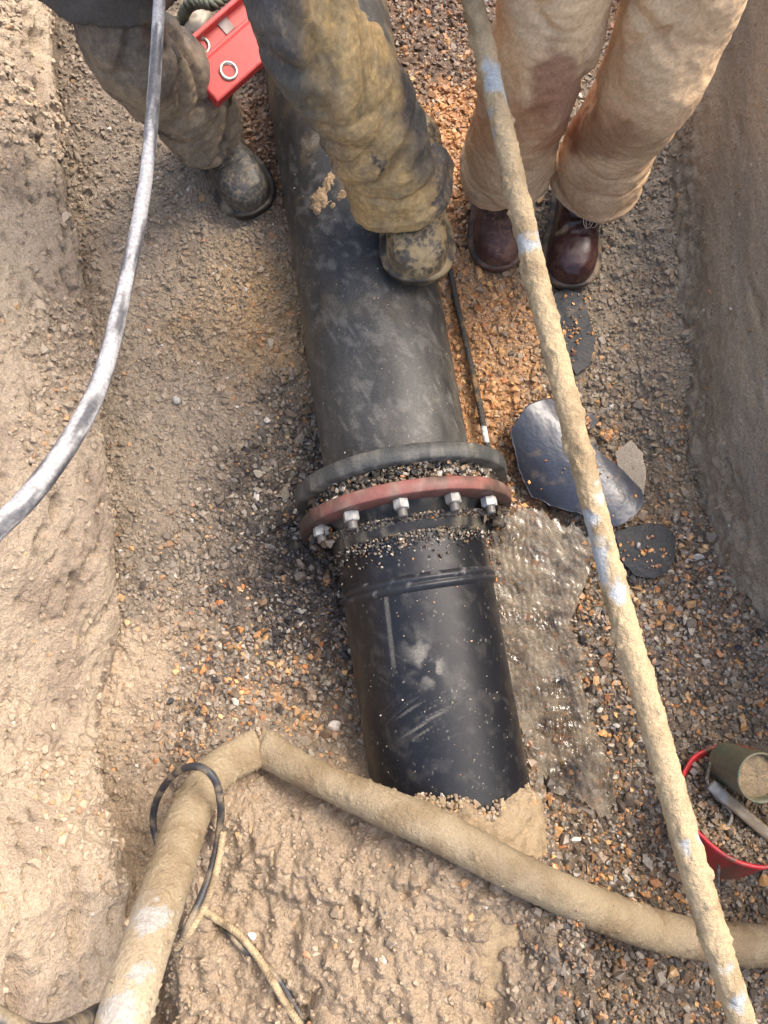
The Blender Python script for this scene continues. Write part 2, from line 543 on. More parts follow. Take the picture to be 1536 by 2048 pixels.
# ---------------------------------------------------------------- banks
def left_bank():
    ys = np.concatenate([np.linspace(-3, -.85, 12)[:-1], np.arange(-.85, 1.9, .0036), np.linspace(1.9, 4.6, 14)[1:]])
    nt = 230
    t = np.linspace(0, 1, nt)
    X, Z = lip_x(ys), lip_z(ys)
    under = .02 + .11 * ss(.06, .14, Z)
    kx = np.array([0, .05, .10, .13, .16, .30, .55, .85, 1.0])
    out = np.zeros((len(ys), nt, 3))
    for a in range(len(ys)):
        prof_x = np.array([X[a] - under[a], X[a] - under[a] * .7, X[a] - .006, X[a] - .004, X[a] - .016, X[a] - .10, X[a] - .24, -1.42, -1.9])
        prof_z = np.array([-.06, Z[a] * .4 - .02, Z[a] - .03, Z[a], Z[a] + .03, Z[a] + .16, Z[a] + .36, .87, .89])
        out[a, :, 0] = np.interp(t, kx, prof_x); out[a, :, 2] = np.interp(t, kx, prof_z); out[a, :, 1] = ys[a]
    # soften the profile kinks
    for _ in range(3):
        out[:, 1:-1] = .25 * out[:, :-2] + .5 * out[:, 1:-1] + .25 * out[:, 2:]
    P = out.reshape(-1, 3)
    N = np.zeros_like(out)
    d = np.gradient(out, axis=1)
    N[..., 0] = d[..., 2]; N[..., 2] = -d[..., 0]
    N = unit(N).reshape(-1, 3)
    S = P * np.array([1, .45, 1])
    rough = ss(-.15, .35, fbm(P, 4, 3, 40))
    h = fbm(S, 5, 4, 41) * .018 + (np.abs(fbm(P, 26, 4, 42)) * .032 - .006) * (.22 + .78 * rough) + np.abs(noise(P, 75, 48)) * .008 * (.4 + .6 * rough) + fbm(P * np.array([1, .4, 1]), 45, 2, 43) * .002
    pit = ss(.24, .46, fbm(P * np.array([1, .5, 1]), 13, 4, 44)) * .035 + ss(.2, .42, fbm(P * np.array([1, .7, 1]), 34, 3, 49)) * .014
    P2 = P + N * (h - pit)[:, None]
    base = mix(np.broadcast_to(lin((188, 169, 145), .78), P.shape), np.broadcast_to(lin((168, 149, 128), .77), P.shape), ss(-.1, .3, fbm(S, 8, 4, 45)))
    base = mix(base, np.broadcast_to(lin((180, 163, 134), .8), P.shape), ss(.1, .35, fbm(S, 5, 3, 46)) * ss(.3, .05, P[:, 2]) * .8)
    base = mix(base, base * .55, ss(.2, .45, fbm(P, 30, 3, 47)) * .7)
    o = obj("left_bank", P2, [gridfaces(len(ys), nt, False)], M_bank, col=base, wet=.15)
    kind(o, "structure")
    return P2, N, rough
LBP, LBN, LBR = left_bank()

def right_bank():
    ys = np.concatenate([np.linspace(-3, -.85, 12)[:-1], np.arange(-.85, 1.9, .004), np.linspace(1.9, 4.6, 14)[1:]])
    nt = 220
    t = np.linspace(0, 1, nt)
    X = rb_x(ys)
    kx = np.array([0, .12, .5, .85, 1.0])
    out = np.zeros((len(ys), nt, 3))
    for a in range(len(ys)):
        out[a, :, 0] = np.interp(t, kx, [X[a] - .03, X[a] + .005, X[a] + .09, max(X[a] + .24, 1.1), 2.0])
        out[a, :, 2] = np.interp(t, kx, [-.06, .07, .42, .88, .9]); out[a, :, 1] = ys[a]
    for _ in range(4):
        out[:, 1:-1] = .25 * out[:, :-2] + .5 * out[:, 1:-1] + .25 * out[:, 2:]
    P = out.reshape(-1, 3)
    d = np.gradient(out, axis=1); N = np.zeros_like(out)
    N[..., 0] = -d[..., 2]; N[..., 2] = d[..., 0]
    N = unit(N).reshape(-1, 3)
    S = (P - P * np.array([0, .8, 0])) + np.c_[P[:, 2] * 0, P[:, 2] * .12, P[:, 0] * 0]   # smears run along the trench
    low = ss(.22, .04, P[:, 2])
    h = fbm(P * np.array([1, .5, 1]), 4, 3, 50) * .022 + fbm(S, 30, 4, 51) * .0025 + fbm(P, 50, 3, 58) * .002 + low * np.abs(fbm(P, 22, 4, 52)) * .022
    h -= ss(.3, .5, fbm(P * np.array([1, .4, 1]), 10, 3, 57)) * .01
    P2 = P + N * h[:, None]
    base = mix(np.broadcast_to(lin((168, 152, 129), .86), P.shape), np.broadcast_to(lin((146, 134, 116), .86), P.shape), ss(-.15, .25, fbm(S, 12, 4, 53)))
    base = mix(base, np.broadcast_to(lin((166, 146, 116), .8), P.shape), ss(.22, .5, fbm(S, 40, 3, 54)) * .7)
    base = mix(base, np.broadcast_to(lin((150, 130, 102), .8), P.shape), low * .6 * ss(-.1, .2, fbm(P, 14, 3, 55)))
    o = obj("right_bank", P2, [gridfaces(len(ys), nt, False)], M_bank, col=base, wet=.45)
    kind(o, "structure")
    return P2, N, low
RBP, RBN, RBL = right_bank()

# ---------------------------------------------------------------- gravel (uncountable)
def stone_protos(n):
    out = []
    r = np.random.default_rng(5)
    for _ in range(n):
        bm = bmesh.new()
        p = unit(r.normal(size=(13, 3))) * r.uniform(.75, 1.1, (13, 1)) * np.array([1, r.uniform(.6, .95), r.uniform(.38, .75)])
        for q in p: bm.verts.new(q)
        res = bmesh.ops.convex_hull(bm, input=bm.verts[:])
        bmesh.ops.delete(bm, geom=[v for v in bm.verts if not v.link_faces], context='VERTS')
        bmesh.ops.triangulate(bm, faces=bm.faces[:])
        bm.verts.index_update(); bm.verts.ensure_lookup_table()
        out.append((np.array([v.co[:] for v in bm.verts]), np.array([[v.index for v in f.verts] for f in bm.faces])))
        bm.free()
    return out
PROTO = stone_protos(28)

GREY = np.array([(130, 120, 106), (152, 142, 128), (100, 92, 80), (174, 162, 142), (142, 116, 88), (114, 102, 88), (154, 130, 104), (124, 100, 76), (138, 126, 112)])
ORNG = np.array([(204, 156, 100), (186, 136, 88), (212, 168, 112), (176, 134, 94), (206, 150, 92), (192, 126, 76)])

def stone_colors(P, coat, orange, dark, mud, white=.005):
    n = len(P)
    r = RNG.random(n)
    base = GREY[RNG.integers(0, len(GREY), n)].astype(float)
    o = ORNG[RNG.integers(0, len(ORNG), n)].astype(float)
    base = np.where((r < orange)[:, None], o, base)
    r2 = RNG.random(n)
    base = np.where((r2 < dark)[:, None], np.array([44., 43, 44]), base)
    r3 = RNG.random(n)
    c = lin(base, .85)
    k = np.clip(coat + RNG.normal(0, .22, n), 0, 1)
    k = np.where((r < orange) & (RNG.random(n) < .4), k * .5, k)
    c = mix(c, mud, k)
    c *= 1 + RNG.uniform(-.24, .3, (n, 1)) * np.clip(1.25 - np.broadcast_to(coat, (n,)), .25, 1)[:, None]
    c = np.where((r3 < white)[:, None], lin((206, 196, 182), .8), c)
    return c

SP, SS_, SN, SC, SW = [], [], [], [], []
def add_stones(P, size, Nrm, col, wet):
    SP.append(P); SS_.append(size); SN.append(Nrm); SC.append(col); SW.append(np.broadcast_to(wet, (len(P),)))

def floor_stones(n):
    x = RNG.uniform(-.80, .98, n); y = RNG.uniform(-.78, 1.82, n)
    z = ground_z(x, y)
    P = np.stack([x, y, z], -1)
    zv = zones(P)
    patch = fbm(P, 11, 3, 60)
    keep = RNG.random(n) < zv[:, 7] * (0.35 + .65 * ss(-.35, .05, patch + .5 * (zv[:, 7] - .6)))
    keep &= (x > lip_x(y) - .05) & (x < rb_x(y) + .02)
    # nothing inside the pipe
    rel = P - pipe_pt(0); across = np.abs(rel @ SIDE)
    keep &= ~((across < PR * .8) & (y > -.3))
    P, zv = P[keep], zv[keep]
    m = len(P)
    size = np.clip(RNG.lognormal(math.log(.0060), .38, m), .0025, .018)
    mud = lin(zv[:, :3], .8)
    col = stone_colors(P, zv[:, 3], zv[:, 4], zv[:, 5], mud)
    sink = np.where(RNG.random(m) < zv[:, 3], RNG.uniform(-.4, .3, m), RNG.uniform(-.05, .6, m))
    size = size * (1 - .16 * ss(.5, .9, zv[:, 3]))
    P[:, 2] += size * sink
    add_stones(P, size, np.tile([0, 0, 1.0], (m, 1)), col, zv[:, 6])
floor_stones(125000)

def bank_stones():
    # left bank: stony patches
    vis = np.where((LBP[:, 1] > -.85) & (LBP[:, 1] < 1.85) & (LBP[:, 2] < .8) & (LBP[:, 2] > .02))[0]
    i = RNG.choice(vis, 42000)
    P = LBP[i].copy(); Nn = LBN[i]
    keep = RNG.random(len(P)) < np.clip(.06 + .9 * ss(.3, .8, LBR[i] * .7 + .9 * np.maximum(0, fbm(P, 6, 3, 61))), 0, 1)
    P, Nn = P[keep], Nn[keep]; m = len(P)
    size = np.clip(RNG.lognormal(math.log(.0062), .35, m), .003, .018)
    mud = np.broadcast_to(lin((182, 163, 139), .78), P.shape)
    col = stone_colors(P, .9, .10, .01, mud, .006)
    add_stones(P - Nn * (size * RNG.uniform(-.25, .35, m))[:, None], size, Nn, col, np.full(m, .1))
    vis = np.where((RBP[:, 1] > -.8) & (RBP[:, 1] < 1.85) & (RBP[:, 2] < .5) & (RBP[:, 2] > .0))[0]
    i = RNG.choice(vis, 16000)
    P = RBP[i].copy(); Nn = RBN[i]
    keep = RNG.random(len(P)) < np.clip(.03 + .8 * RBL[i] * ss(-.1, .25, fbm(P, 9, 3, 62)) + .35 * ss(.3, .55, fbm(P * np.array([1, .35, 1]), 11, 3, 63)), 0, 1)
    P, Nn = P[keep], Nn[keep]; m = len(P)
    size = np.clip(RNG.lognormal(math.log(.0048), .35, m), .0025, .013)
    col = stone_colors(P, .75, .05, .03, np.broadcast_to(lin((140, 122, 98), .8), P.shape), .02)
    add_stones(P - Nn * (size * .15)[:, None], size, Nn, col, np.full(m, .4))
bank_stones()

def slump_stones():
    n = 1500
    a = RNG.uniform(-.5, 1.45, n); d = np.abs(RNG.normal(0, .075, n)) - .008
    y = at(900, 1600, .24)[1] - .03 * a * (a > 0) - .012 * np.sin(a * 5) - d
    C = np.array([pipe_pt(v) for v in y]); D = SIDE[None] * np.sin(a)[:, None] + np.array([0, 0, 1.0]) * np.cos(a)[:, None]
    size = np.clip(RNG.lognormal(math.log(.0042), .45, n), .0015, .011)
    keep = fbm(C + D * PR, 12, 2, 65) > -.05
    col = stone_colors(C, .8, .12, .03, np.broadcast_to(lin((168, 146, 116), .8), C.shape), .02)
    add_stones((C + D * (PR + .012 * ss(-.01, .01, d))[:, None])[keep], size[keep], D[keep], col[keep], np.full(keep.sum(), .3))

def pipe_stones():
    # packed between the two flange rings, on the collar, and crumbs on the barrel
    n = 2300
    phi = RNG.uniform(-1.5, 1.5, n)
    yy = Y_RED + RNG.uniform(.012, .045, n)
    rr = RNG.uniform(.185, .216, n) - .012 * np.abs(phi)
    C = np.array([pipe_pt(v) for v in yy])
    D = SIDE[None] * np.sin(phi)[:, None] + UPR * np.cos(phi)[:, None]
    size = np.clip(RNG.lognormal(math.log(.005), .3, n), .003, .011)
    col = stone_colors(C, .35, .05, .5, np.broadcast_to(lin((92, 84, 68), .8), C.shape), .03)
    add_stones(C + D * rr[:, None], size, D, col, np.full(n, .7))
    n = 2600
    phi = RNG.normal(.0, .85, n)
    yy = Y_RED - .03 - np.abs(RNG.normal(0, .028, n))
    C = np.array([pipe_pt(v) for v in yy])
    D = SIDE[None] * np.sin(phi)[:, None] + np.array([0, 0, 1.0]) * np.cos(phi)[:, None]
    size = np.clip(RNG.lognormal(math.log(.0027), .4, n), .0012, .007)
    rr = PR + .004 + .022 * ss(-.05, -.025, yy - Y_RED)
    col = stone_colors(C, .2, .03, .5, np.broadcast_to(lin((110, 102, 88), .8), C.shape), .04)
    add_stones(C + D * rr[:, None], size, D, col, np.full(n, .6))
    n = 620                                                     # dark wet dirt packed round both sides of the joint
    phi = RNG.choice([-1, 1], n) * RNG.uniform(1.02, 1.75, n)
    yy = Y_RED + RNG.uniform(-.06, .05, n)
    C = np.array([pipe_pt(v) for v in yy])
    D = SIDE[None] * np.sin(phi)[:, None] + UPR * np.cos(phi)[:, None]
    size = np.clip(RNG.lognormal(math.log(.0085), .35, n), .004, .016)
    col = stone_colors(C, .75, .04, .4, np.broadcast_to(lin((66, 56, 46), .8), C.shape), .02)
    add_stones(C + D * RNG.uniform(.165, .205, n)[:, None], size, D, col, np.full(n, .85))
    n = 420
    phi = RNG.normal(.25, .6, n)
    yy = RNG.uniform(-.3, 1.1, n)
    C = np.array([pipe_pt(v) for v in yy])
    D = SIDE[None] * np.sin(phi)[:, None] + np.array([0, 0, 1.0]) * np.cos(phi)[:, None]
    size = np.clip(RNG.lognormal(math.log(.0013), .45, n), .0007, .006)
    col = stone_colors(C, .3, .1, .0, np.broadcast_to(lin((170, 156, 132), .8), C.shape), .15)
    add_stones(C + D * (PR + .0012), size, D, col, np.full(n, .3))
pipe_stones()
slump_stones()

# ---------------------------------------------------------------- the water main
main = empty("water_main", pipe_pt(Y_RED))
tag(main, "large black plastic water main crossing the trench floor with a red bolted flange", "pipe")

def pipe_cols(P, lower):
    rel = P - pipe_pt(0)
    along = rel @ AX; a = np.arctan2(rel @ SIDE, P[:, 2] - .08)
    Q = np.stack([along, a * PR, np.zeros_like(a)], -1)
    n = len(P)
    black = np.broadcast_to(lin((23, 24, 29), .8) if lower else lin((36, 37, 39), .8), (n, 3))
    dust = np.broadcast_to(lin((132, 128, 118), .8), (n, 3))
    if lower:
        k = .25 * ss(.16, .5, fbm(Q * np.array([.8, 1.6, 1]), 14, 6, 70)) * ss(.25, .0, np.abs(along - .0))
        # the pale smear and the scraped streaks
        c0 = at(860, 1330, .235); r0 = c0 - pipe_pt(0)
        k = np.maximum(k, 1.1 * np.exp(-(((along - r0 @ AX) / .055) ** 2 + ((a * PR - r0 @ SIDE + .35 * (along - r0 @ AX)) / .028) ** 2)) * ss(-.1, .25, fbm(Q, 34, 5, 71)))
        q = at(775, 1250, .22) - pipe_pt(0)
        k = np.maximum(k, .4 * ss(.006, .003, np.abs(a * PR - q @ SIDE - .05 * (along - q @ AX))) * ss(.09, .07, np.abs(along - q @ AX)))
        q = at(850, 1440, .235) - pipe_pt(0)
        du, dv = along - q @ AX, a * PR - q @ SIDE
        st = noise(np.stack([(du - .35 * dv + 1.5 * dv * dv) * 1.0, dv * .06, 0 * dv], -1), 240, 72)
        k = np.maximum(k, .75 * ss(.22, .5, st) * np.exp(-(du / .03) ** 2 - (dv / .055) ** 2))
        st2 = noise(np.stack([Q[:, 0] + Q[:, 1] * .7 + .3 * Q[:, 1] ** 2, Q[:, 1] * .05 + 7, Q[:, 2]], -1), 260, 64)
        k = np.maximum(k, .28 * ss(.5, .62, st2) * ss(.05, .35, fbm(Q, 8, 3, 63)))
    else:
        k = .26 + .26 * fbm(Q * np.array([.35, 1.5, 1]), 16, 5, 74)
        k += .16 * fbm(Q * np.array([.5, 1, 1]), 45, 4, 62) + .22 * ss(.1, .5, fbm(np.stack([Q[:, 0] * .3 + Q[:, 1] * .15, Q[:, 1] * 1.2 - Q[:, 0] * .25, Q[:, 2]], -1), 13, 6, 75))
        k += .35 * ss(.42, .6, noise(np.stack([Q[:, 0] * .5 + Q[:, 1], Q[:, 1] * .2 - Q[:, 0] * .2, Q[:, 2]], -1), 70, 76))
        k = np.clip(k, 0, .8)
        k *= ss(.95, .5, along) * .55 + .45
    c = mix(black, dust, k)
    br = np.broadcast_to(lin((112, 98, 74), .8), (n, 3))
    edge = ss(.9, 1.5, np.abs(a)) * ss(-.2, .2, fbm(Q, 12, 3, 77))
    c = mix(c, br, edge * .45)
    if not lower:
        c = mix(c, br, ss(.0, .3, fbm(Q, 10, 4, 78)) * ss(.45, 1.0, along) * .7)
    spk = ss(.60, .66, noise(Q, 150, 79)) * ss(-.1, .3, noise(Q, 16, 69))
    c = mix(c, np.broadcast_to(lin((150, 146, 136), .8), (n, 3)), spk * .6)
    fine = fbm(np.stack([Q[:, 0] * .6 + Q[:, 1] * .5, Q[:, 1] * .5 - Q[:, 0] * .3, Q[:, 2]], -1), 60, 4, 68)
    c = mix(c, np.broadcast_to(lin((122, 118, 110), .8), (n, 3)), ss(.02, .45, fine) * (.12 if lower else .55))
    return c, np.clip(.85 - k * 1.1, 0, 1)

def barrel(y0, y1, lower, name):
    s0 = (y0 - A_[1]) / AX[1]; s1 = (y1 - A_[1]) / AX[1]
    k = max(8, int(abs(s1 - s0) / .0028))
    prof = np.stack([np.linspace(s0, s1, k), np.full(k, PR)], -1)
    V, Fc = lathe(A_, AX, prof, 380)
    c, w = pipe_cols(V, lower)
    return obj(name, V, Fc, M_plastic, main, col=c, wet=w)
barrel(Y_RED + .05, 2.9, False, "pipe_barrel")
barrel(-1.35, Y_RED, True, "pipe_barrel")

def ring(yc, prof, name, colf, mat, jag=0.0, wet=.3):
    axis = AXR if name in ('flange', 'backing_ring', 'stub_end', 'collar') else AX
    V, Fc = lathe(pipe_pt(yc), axis, prof, 260)
    if jag:
        rel = V - pipe_pt(yc); r = rel - np.outer(rel @ axis, axis)
        V = V + unit(r) * (fbm(V, 45, 3, 80) * jag)[:, None]
    return obj(name, V, Fc, mat, main, col=colf(V), wet=wet)

def collar_col(V):
    return mix(np.broadcast_to(lin((44, 44, 44), .8), V.shape), np.broadcast_to(lin((120, 112, 96), .8), V.shape), ss(-.1, .3, fbm(V, 28, 4, 81)) * .8)
def black_ring_col(V):
    c = mix(np.broadcast_to(lin((72, 73, 70), .8), V.shape), np.broadcast_to(lin((110, 107, 100), .8), V.shape), ss(-.1, .3, fbm(V, 30, 4, 82)))
    return mix(c, np.broadcast_to(lin((150, 142, 124), .8), V.shape), ss(.3, .5, fbm(V, 24, 3, 83)) * .8)
def red_ring_col(V):
    c = mix(np.broadcast_to(lin((146, 92, 82), .8), V.shape), np.broadcast_to(lin((92, 72, 62), .8), V.shape), ss(-.1, .3, fbm(V, 16, 4, 84)))
    c = mix(c, np.broadcast_to(lin((150, 122, 108), .8), V.shape), ss(.0, .4, fbm(V, 34, 4, 85)) * .75)
    q = at(950, 990, .30)
    d = np.linalg.norm((V - q) * np.array([1, 1, 1]), axis=1)
    c = mix(c, np.broadcast_to(lin((226, 52, 56), .85), V.shape), ss(.034, .02, d + fbm(V, 60, 3, 86) * .035) * ss(-.1, .1, fbm(V, 90, 3, 66)))
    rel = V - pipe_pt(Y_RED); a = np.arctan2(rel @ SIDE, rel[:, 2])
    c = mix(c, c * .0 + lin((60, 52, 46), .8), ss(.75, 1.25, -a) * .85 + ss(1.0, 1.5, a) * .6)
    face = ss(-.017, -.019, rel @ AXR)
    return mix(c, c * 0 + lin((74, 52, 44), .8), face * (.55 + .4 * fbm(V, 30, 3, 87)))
RF = 0.226
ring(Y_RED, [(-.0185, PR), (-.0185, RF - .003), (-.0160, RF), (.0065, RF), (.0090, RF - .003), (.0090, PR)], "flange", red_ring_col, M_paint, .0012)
ring(Y_RED, [(.017, PR - .002), (.017, .186), (.062, .186), (.062, PR - .002)], "stub_end", collar_col, M_plastic, .004)
ring(Y_RED + .060, [(-.018, PR), (-.018, RF - .002), (-.014, RF + .002), (.012, RF + .002), (.016, RF - .004), (.016, PR)], "backing_ring", black_ring_col, M_plastic, .0012)
ring(Y_RED, [(-.075, PR - .002), (-.068, PR + .006), (-.03, PR + .009), (-.018, PR + .022)], "collar", collar_col, M_plastic, .003)
yb = at(842, 1160, .24)[1]
ring(yb, [(-.022, PR - .002), (-.018, PR + .002), (-.013, PR + .0065), (-.008, PR + .007), (-.005, PR + .003), (-.002, PR + .0028), (.001, PR + .007), (.006, PR + .0065), (.011, PR + .002), (.016, PR - .002)],
     "weld_bead", lambda V: mix(np.broadcast_to(lin((40, 41, 45), .8), V.shape), np.broadcast_to(lin((150, 148, 146), .8), V.shape), ss(.2, .5, fbm(V, 50, 3, 88)) * .5), M_plastic, .0005, .95)

def hexprism(c, axis, r, h, bev=.002, rot=0.0):
    V, Fc = lathe(c, axis, [(0, 0.0001), (0, r - bev), (bev, r), (h - bev, r), (h, r - bev), (h, .0001)], 6, ref=(math.sin(rot), .1, math.cos(rot)))
    return V, Fc
for k in range(12):
    a = math.radians(-4.6 + 30 * k)
    D = SIDE * math.sin(a) + UPR * math.cos(a)
    c = pipe_pt(Y_RED) + D * .197
    painted = abs(((math.degrees(a) + 180) % 360) - 180) < 72
    ncol = lin((206, 206, 200), .8) if painted else lin((62, 58, 52), .8)
    # shank, nut, white cap of old paint
    V, Fc = lathe(c, -AXR, [(-.074, .0001), (-.074, .0095), (.052, .0095), (.054, .008), (.054, .0001)], 16)
    b = obj("bolt", V, Fc, M_metal if not painted else M_paint, main, smooth=False,
            col=np.broadcast_to(lin((104, 100, 94), .8), V.shape), wet=.5)
    V, Fc = hexprism(c - AXR * .019, -AXR, .0160, .019, rot=a * 1.7)
    cc = mix(np.broadcast_to(ncol, V.shape), np.broadcast_to(lin((120, 112, 100), .8), V.shape), ss(-.3, .2, fbm(V, 80, 4, 89)) * .8)
    nut = obj("nut", V, Fc, M_paint, b, smooth=False, col=cc, wet=.5)
    if painted:
        nut["label"] = "white painted nut"

# mud lying on the pipe: the slump over its near end and one dried splat
def pipe_patch(y0, y1, a0, a1, name, edge_fn, thick, colr, seed, label, ny=150, na=200, rag=.03):
    s = np.linspace(0, 1, ny)[:, None]; u = np.linspace(0, 1, na)[None, :]
    a = a0 + (a1 - a0) * u + 0 * s
    y = y0 + (y1 - y0) * s + 0 * u
    base = np.array([pipe_pt(v) for v in y[:, 0]])
    D = SIDE * np.sin(a)[..., None] + np.array([0, 0, 1.0]) * np.cos(a)[..., None]
    Q = np.stack([y, a * PR, 0 * y], -1)
    m = edge_fn(y, a) + fbm(Q, 30, 4, seed) * rag
    h = thick * ss(0, .02, m) * (1 + .8 * fbm(Q, 26, 4, seed + 1)) - .004 * ss(.004, -.012, m)
    crack = ss(.03, .0, np.abs(fbm(Q * np.array([1, .7, 1]), 22, 2, seed + 2))) * ss(.2, .3, a)
    h = h - crack * .004 * ss(0, .02, m)
    V = (base[:, None, :] + D * (PR + h)[..., None]).reshape(-1, 3)
    c = mix(np.broadcast_to(colr, V.shape), np.broadcast_to(colr * .6, V.shape), ss(0, .4, fbm(V, 30, 4, seed + 3)) * .7)
    o = obj(name, V, [gridfaces(ny, na, False)], M_mudhose, None, col=c, wet=.35)
    kind(o, "stuff")
    return o
ye = at(900, 1600, .24)[1]
pipe_patch(ye + .05, ye - .32, -1.25, 1.62, "mud_slump", lambda y, a: (ye - y) - .03 * a * (a > 0) -   .012 * np.sin(a * 5), .018, lin((172, 150, 118), .8), 90, "")
ys_ = at(640, 395, .2); as_ = math.atan2((ys_ - pipe_pt(0)) @ SIDE, ys_[2] - .08)
pipe_patch(ys_[1] - .10, ys_[1] + .10, as_ - .45, as_ + .7, "mud_splat", lambda y, a: .024 - np.hypot((y - ys_[1]) * .8, (a - as_ - .1) * PR * .55), .006, lin((168, 140, 104), .8), 95, "", rag=.05)

# ---------------------------------------------------------------- tracer cable beside the pipe
def polypx(pts):
    return np.array([at(*p) for p in pts])
def rope_mesh(C, r, strands=3, pitch=.02, n=7):
    T, S, B = frames(C, (0.3, .2, .9))
    l = np.concatenate([[0], np.cumsum(np.linalg.norm(np.diff(C, axis=0), axis=1))])
    parts = []
    for k in range(strands):
        ph = l / pitch * 2 * math.pi + 2 * math.pi * k / strands
        Ck = C + S * (np.cos(ph) * r * .5)[:, None] + B * (np.sin(ph) * r * .5)[:, None]
        parts.append(tube(Ck, r * .56, n=n, ref=(.3, .2, .9)))
    return merge(parts)

C = spline(np.array([at(900, 540, .015), at(912, 600, .02), at(926, 660, .022), at(945, 745, .025), at(960, 815, .028), at(970, 870, .03), at(984, 930, .03), at(1003, 985, .02), at(1012, 1010, -.01)]), 260)
V, Fc = tube(C, .0072, n=14, disp=lambda P, N, l, p: .0006 * np.sin(l * 900) + .0012 * fbm(P, 60, 3, 100))
c = mix(np.broadcast_to(lin((74, 70, 62), .8), V.shape), np.broadcast_to(lin((150, 118, 78), .8), V.shape), ss(-.05, .3, fbm(V, 18, 3, 101)))
px, py = project(V)
band = (np.abs(py - 868) < 16) | (np.abs(py - 912) < 9)
c = np.where(band[:, None], lin((222, 220, 212), .85), c)
tag(obj("cable", V, Fc, M_mudhose, col=c, wet=.4), "thin grey cable with two white tape bands lying right of the black pipe", "cable")

# ---------------------------------------------------------------- hoses
def hose(name, pts, r, label, colf, mat, n=28, step=.004, dispf=None, rb=None, wet=.2, cat="hose"):
    """pts rows: px, py, depth"""
    P = np.array([atd(*p) for p in pts])
    L = np.linalg.norm(np.diff(P, axis=0), axis=1).sum()
    C = spline(P, int(L / step))
    V, Fc = tube(C, r, n=n, ref=(.9, .1, .3), disp=dispf)
    o = obj(name, V, Fc, mat, col=colf(V), wet=wet)
    tag(o, label, cat)
    return o

def pole_cols(V):
    blue = np.broadcast_to(lin((180, 184, 184), .8), V.shape)
    mud = mix(np.broadcast_to(lin((192, 168, 130), .8), V.shape), np.broadcast_to(lin((158, 136, 102), .8), V.shape), ss(-.1, .4, fbm(V, 16, 4, 111)))
    m = ss(-.12, -.02, fbm(V, 9, 5, 110) + .17 - .14 * ss(-.2, -.5, V[:, 1]) - .08 * ss(.45, .8, V[:, 1]))
    return mix(blue, mud, m)
def pole_disp(P, N, l, p):
    m = ss(-.12, .0, fbm(P, 9, 5, 110) + .17 - .14 * ss(-.2, -.5, P[..., 1]) - .08 * ss(.45, .8, P[..., 1]))
    return m * (.0010 + .0042 * np.abs(fbm(P, 40, 4, 112)) + .004 * ss(.2, .45, fbm(P, 36, 3, 113)) + .0012 * noise(P, 170, 114))
PP = [(915, -120, 1.12, 42), (945, 0, 1.13, 43), (975, 125, 1.14, 44), (1003, 250, 1.15, 46), (1032, 375, 1.155, 47), (1060, 500, 1.155, 48), (1088, 620, 1.15, 48), (1121, 750, 1.14, 49), (1152, 875, 1.12, 49), (1184, 1000, 1.10, 50),
      (1215, 1125, 1.08, 51), (1249, 1250, 1.06, 53), (1286, 1375, 1.04, 54), (1322, 1500, 1.02, 55), (1356, 1625, 1.01, 58), (1394, 1760, 1.0, 59), (1431, 1880, 1.0, 57), (1470, 2000, 1.0, 55), (1506, 2110, 1.0, 55), (1556, 2270, 1.0, 55)]
P = np.array([atd(*p[:3]) for p in PP])
Rr = np.array([p[3] * p[2] / F / 2 - .0018 for p in PP])
u0, u1 = unit(P[0] - P[2]), unit(P[-1] - P[-3])                  # it runs on past the two workers and up behind the viewer
P = np.vstack([P[0] + u0 * 2.3, P[0] + u0 * 1.2, P[0] + u0 * .5, P, P[-1] + u1 * .4, P[-1] + u1 * .9])
Rr = np.concatenate([[Rr[0]] * 3, Rr, [Rr[-1]] * 2])
C = spline(np.c_[P, Rr], 1500)
V, Fc = tube(C[:, :3], C[:, 3], n=60, ref=(.9, .1, .3), disp=pole_disp)
tag(obj("hose", V, Fc, M_mudhose, col=pole_cols(V), wet=.2), "long straight pale hose caked with tan mud slanting across the right side", "hose")


def black_hose_cols(V):
    k_ = (len(V) - 2) // 24
    li = np.concatenate([np.repeat(np.arange(k_) * .003, 24), [0, 0]]); ph = np.concatenate([np.tile(np.arange(24) * 2 * math.pi / 24, k_), [0, 0]])
    Q = np.stack([np.cos(ph) * .02, np.sin(ph) * .02, li * .45], -1)
    n = fbm(Q, 38, 5, 121) + .22 * fbm(Q, 150, 3, 123) + .10 * np.sin(ph + .6) + .04
    c = mix(np.broadcast_to(lin((84, 84, 88), .8), V.shape), np.broadcast_to(lin((176, 174, 174), .8), V.shape), ss(-.12, .3, n) * .9)
    return c
BP = [(325, -90, 1.06, 24), (319, 0, 1.05, 24), (310, 150, 1.03, 25), (298, 300, 1.0, 27), (280, 430, .97, 28.5), (250, 570, .92, 31), (222, 690, .87, 35), (190, 790, .82, 39), (135, 890, .77, 42), (65, 985, .72, 45), (0, 1050, .69, 46), (-90, 1130, .65, 48), (-220, 1230, .62, 50)]
P = np.array([atd(*p[:3]) for p in BP])
Rr = np.array([p[3] * p[2] / F / 2 for p in BP])
P = np.vstack([[-.36, 1.02, 1.12], [-.335, .93, 1.02], P, P[-1] + [-.25, -.12, -.02], [-1.25, -.62, .93], [-1.9, -.9, .90]])
Rr = np.concatenate([[Rr[0]] * 2, Rr, [.0105] * 3])
C = spline(np.c_[P, Rr], 760)
V, Fc = tube(C[:, :3], C[:, 3], n=24, ref=(.9, .1, .3), disp=lambda P, N, l, p: .0004 * fbm(P, 70, 3, 122))
tag(obj("hose", V, Fc, M_plastic, col=black_hose_cols(V), wet=.75), "curved grey black hose streaked with dried white mud hanging over the left bank", "hose")


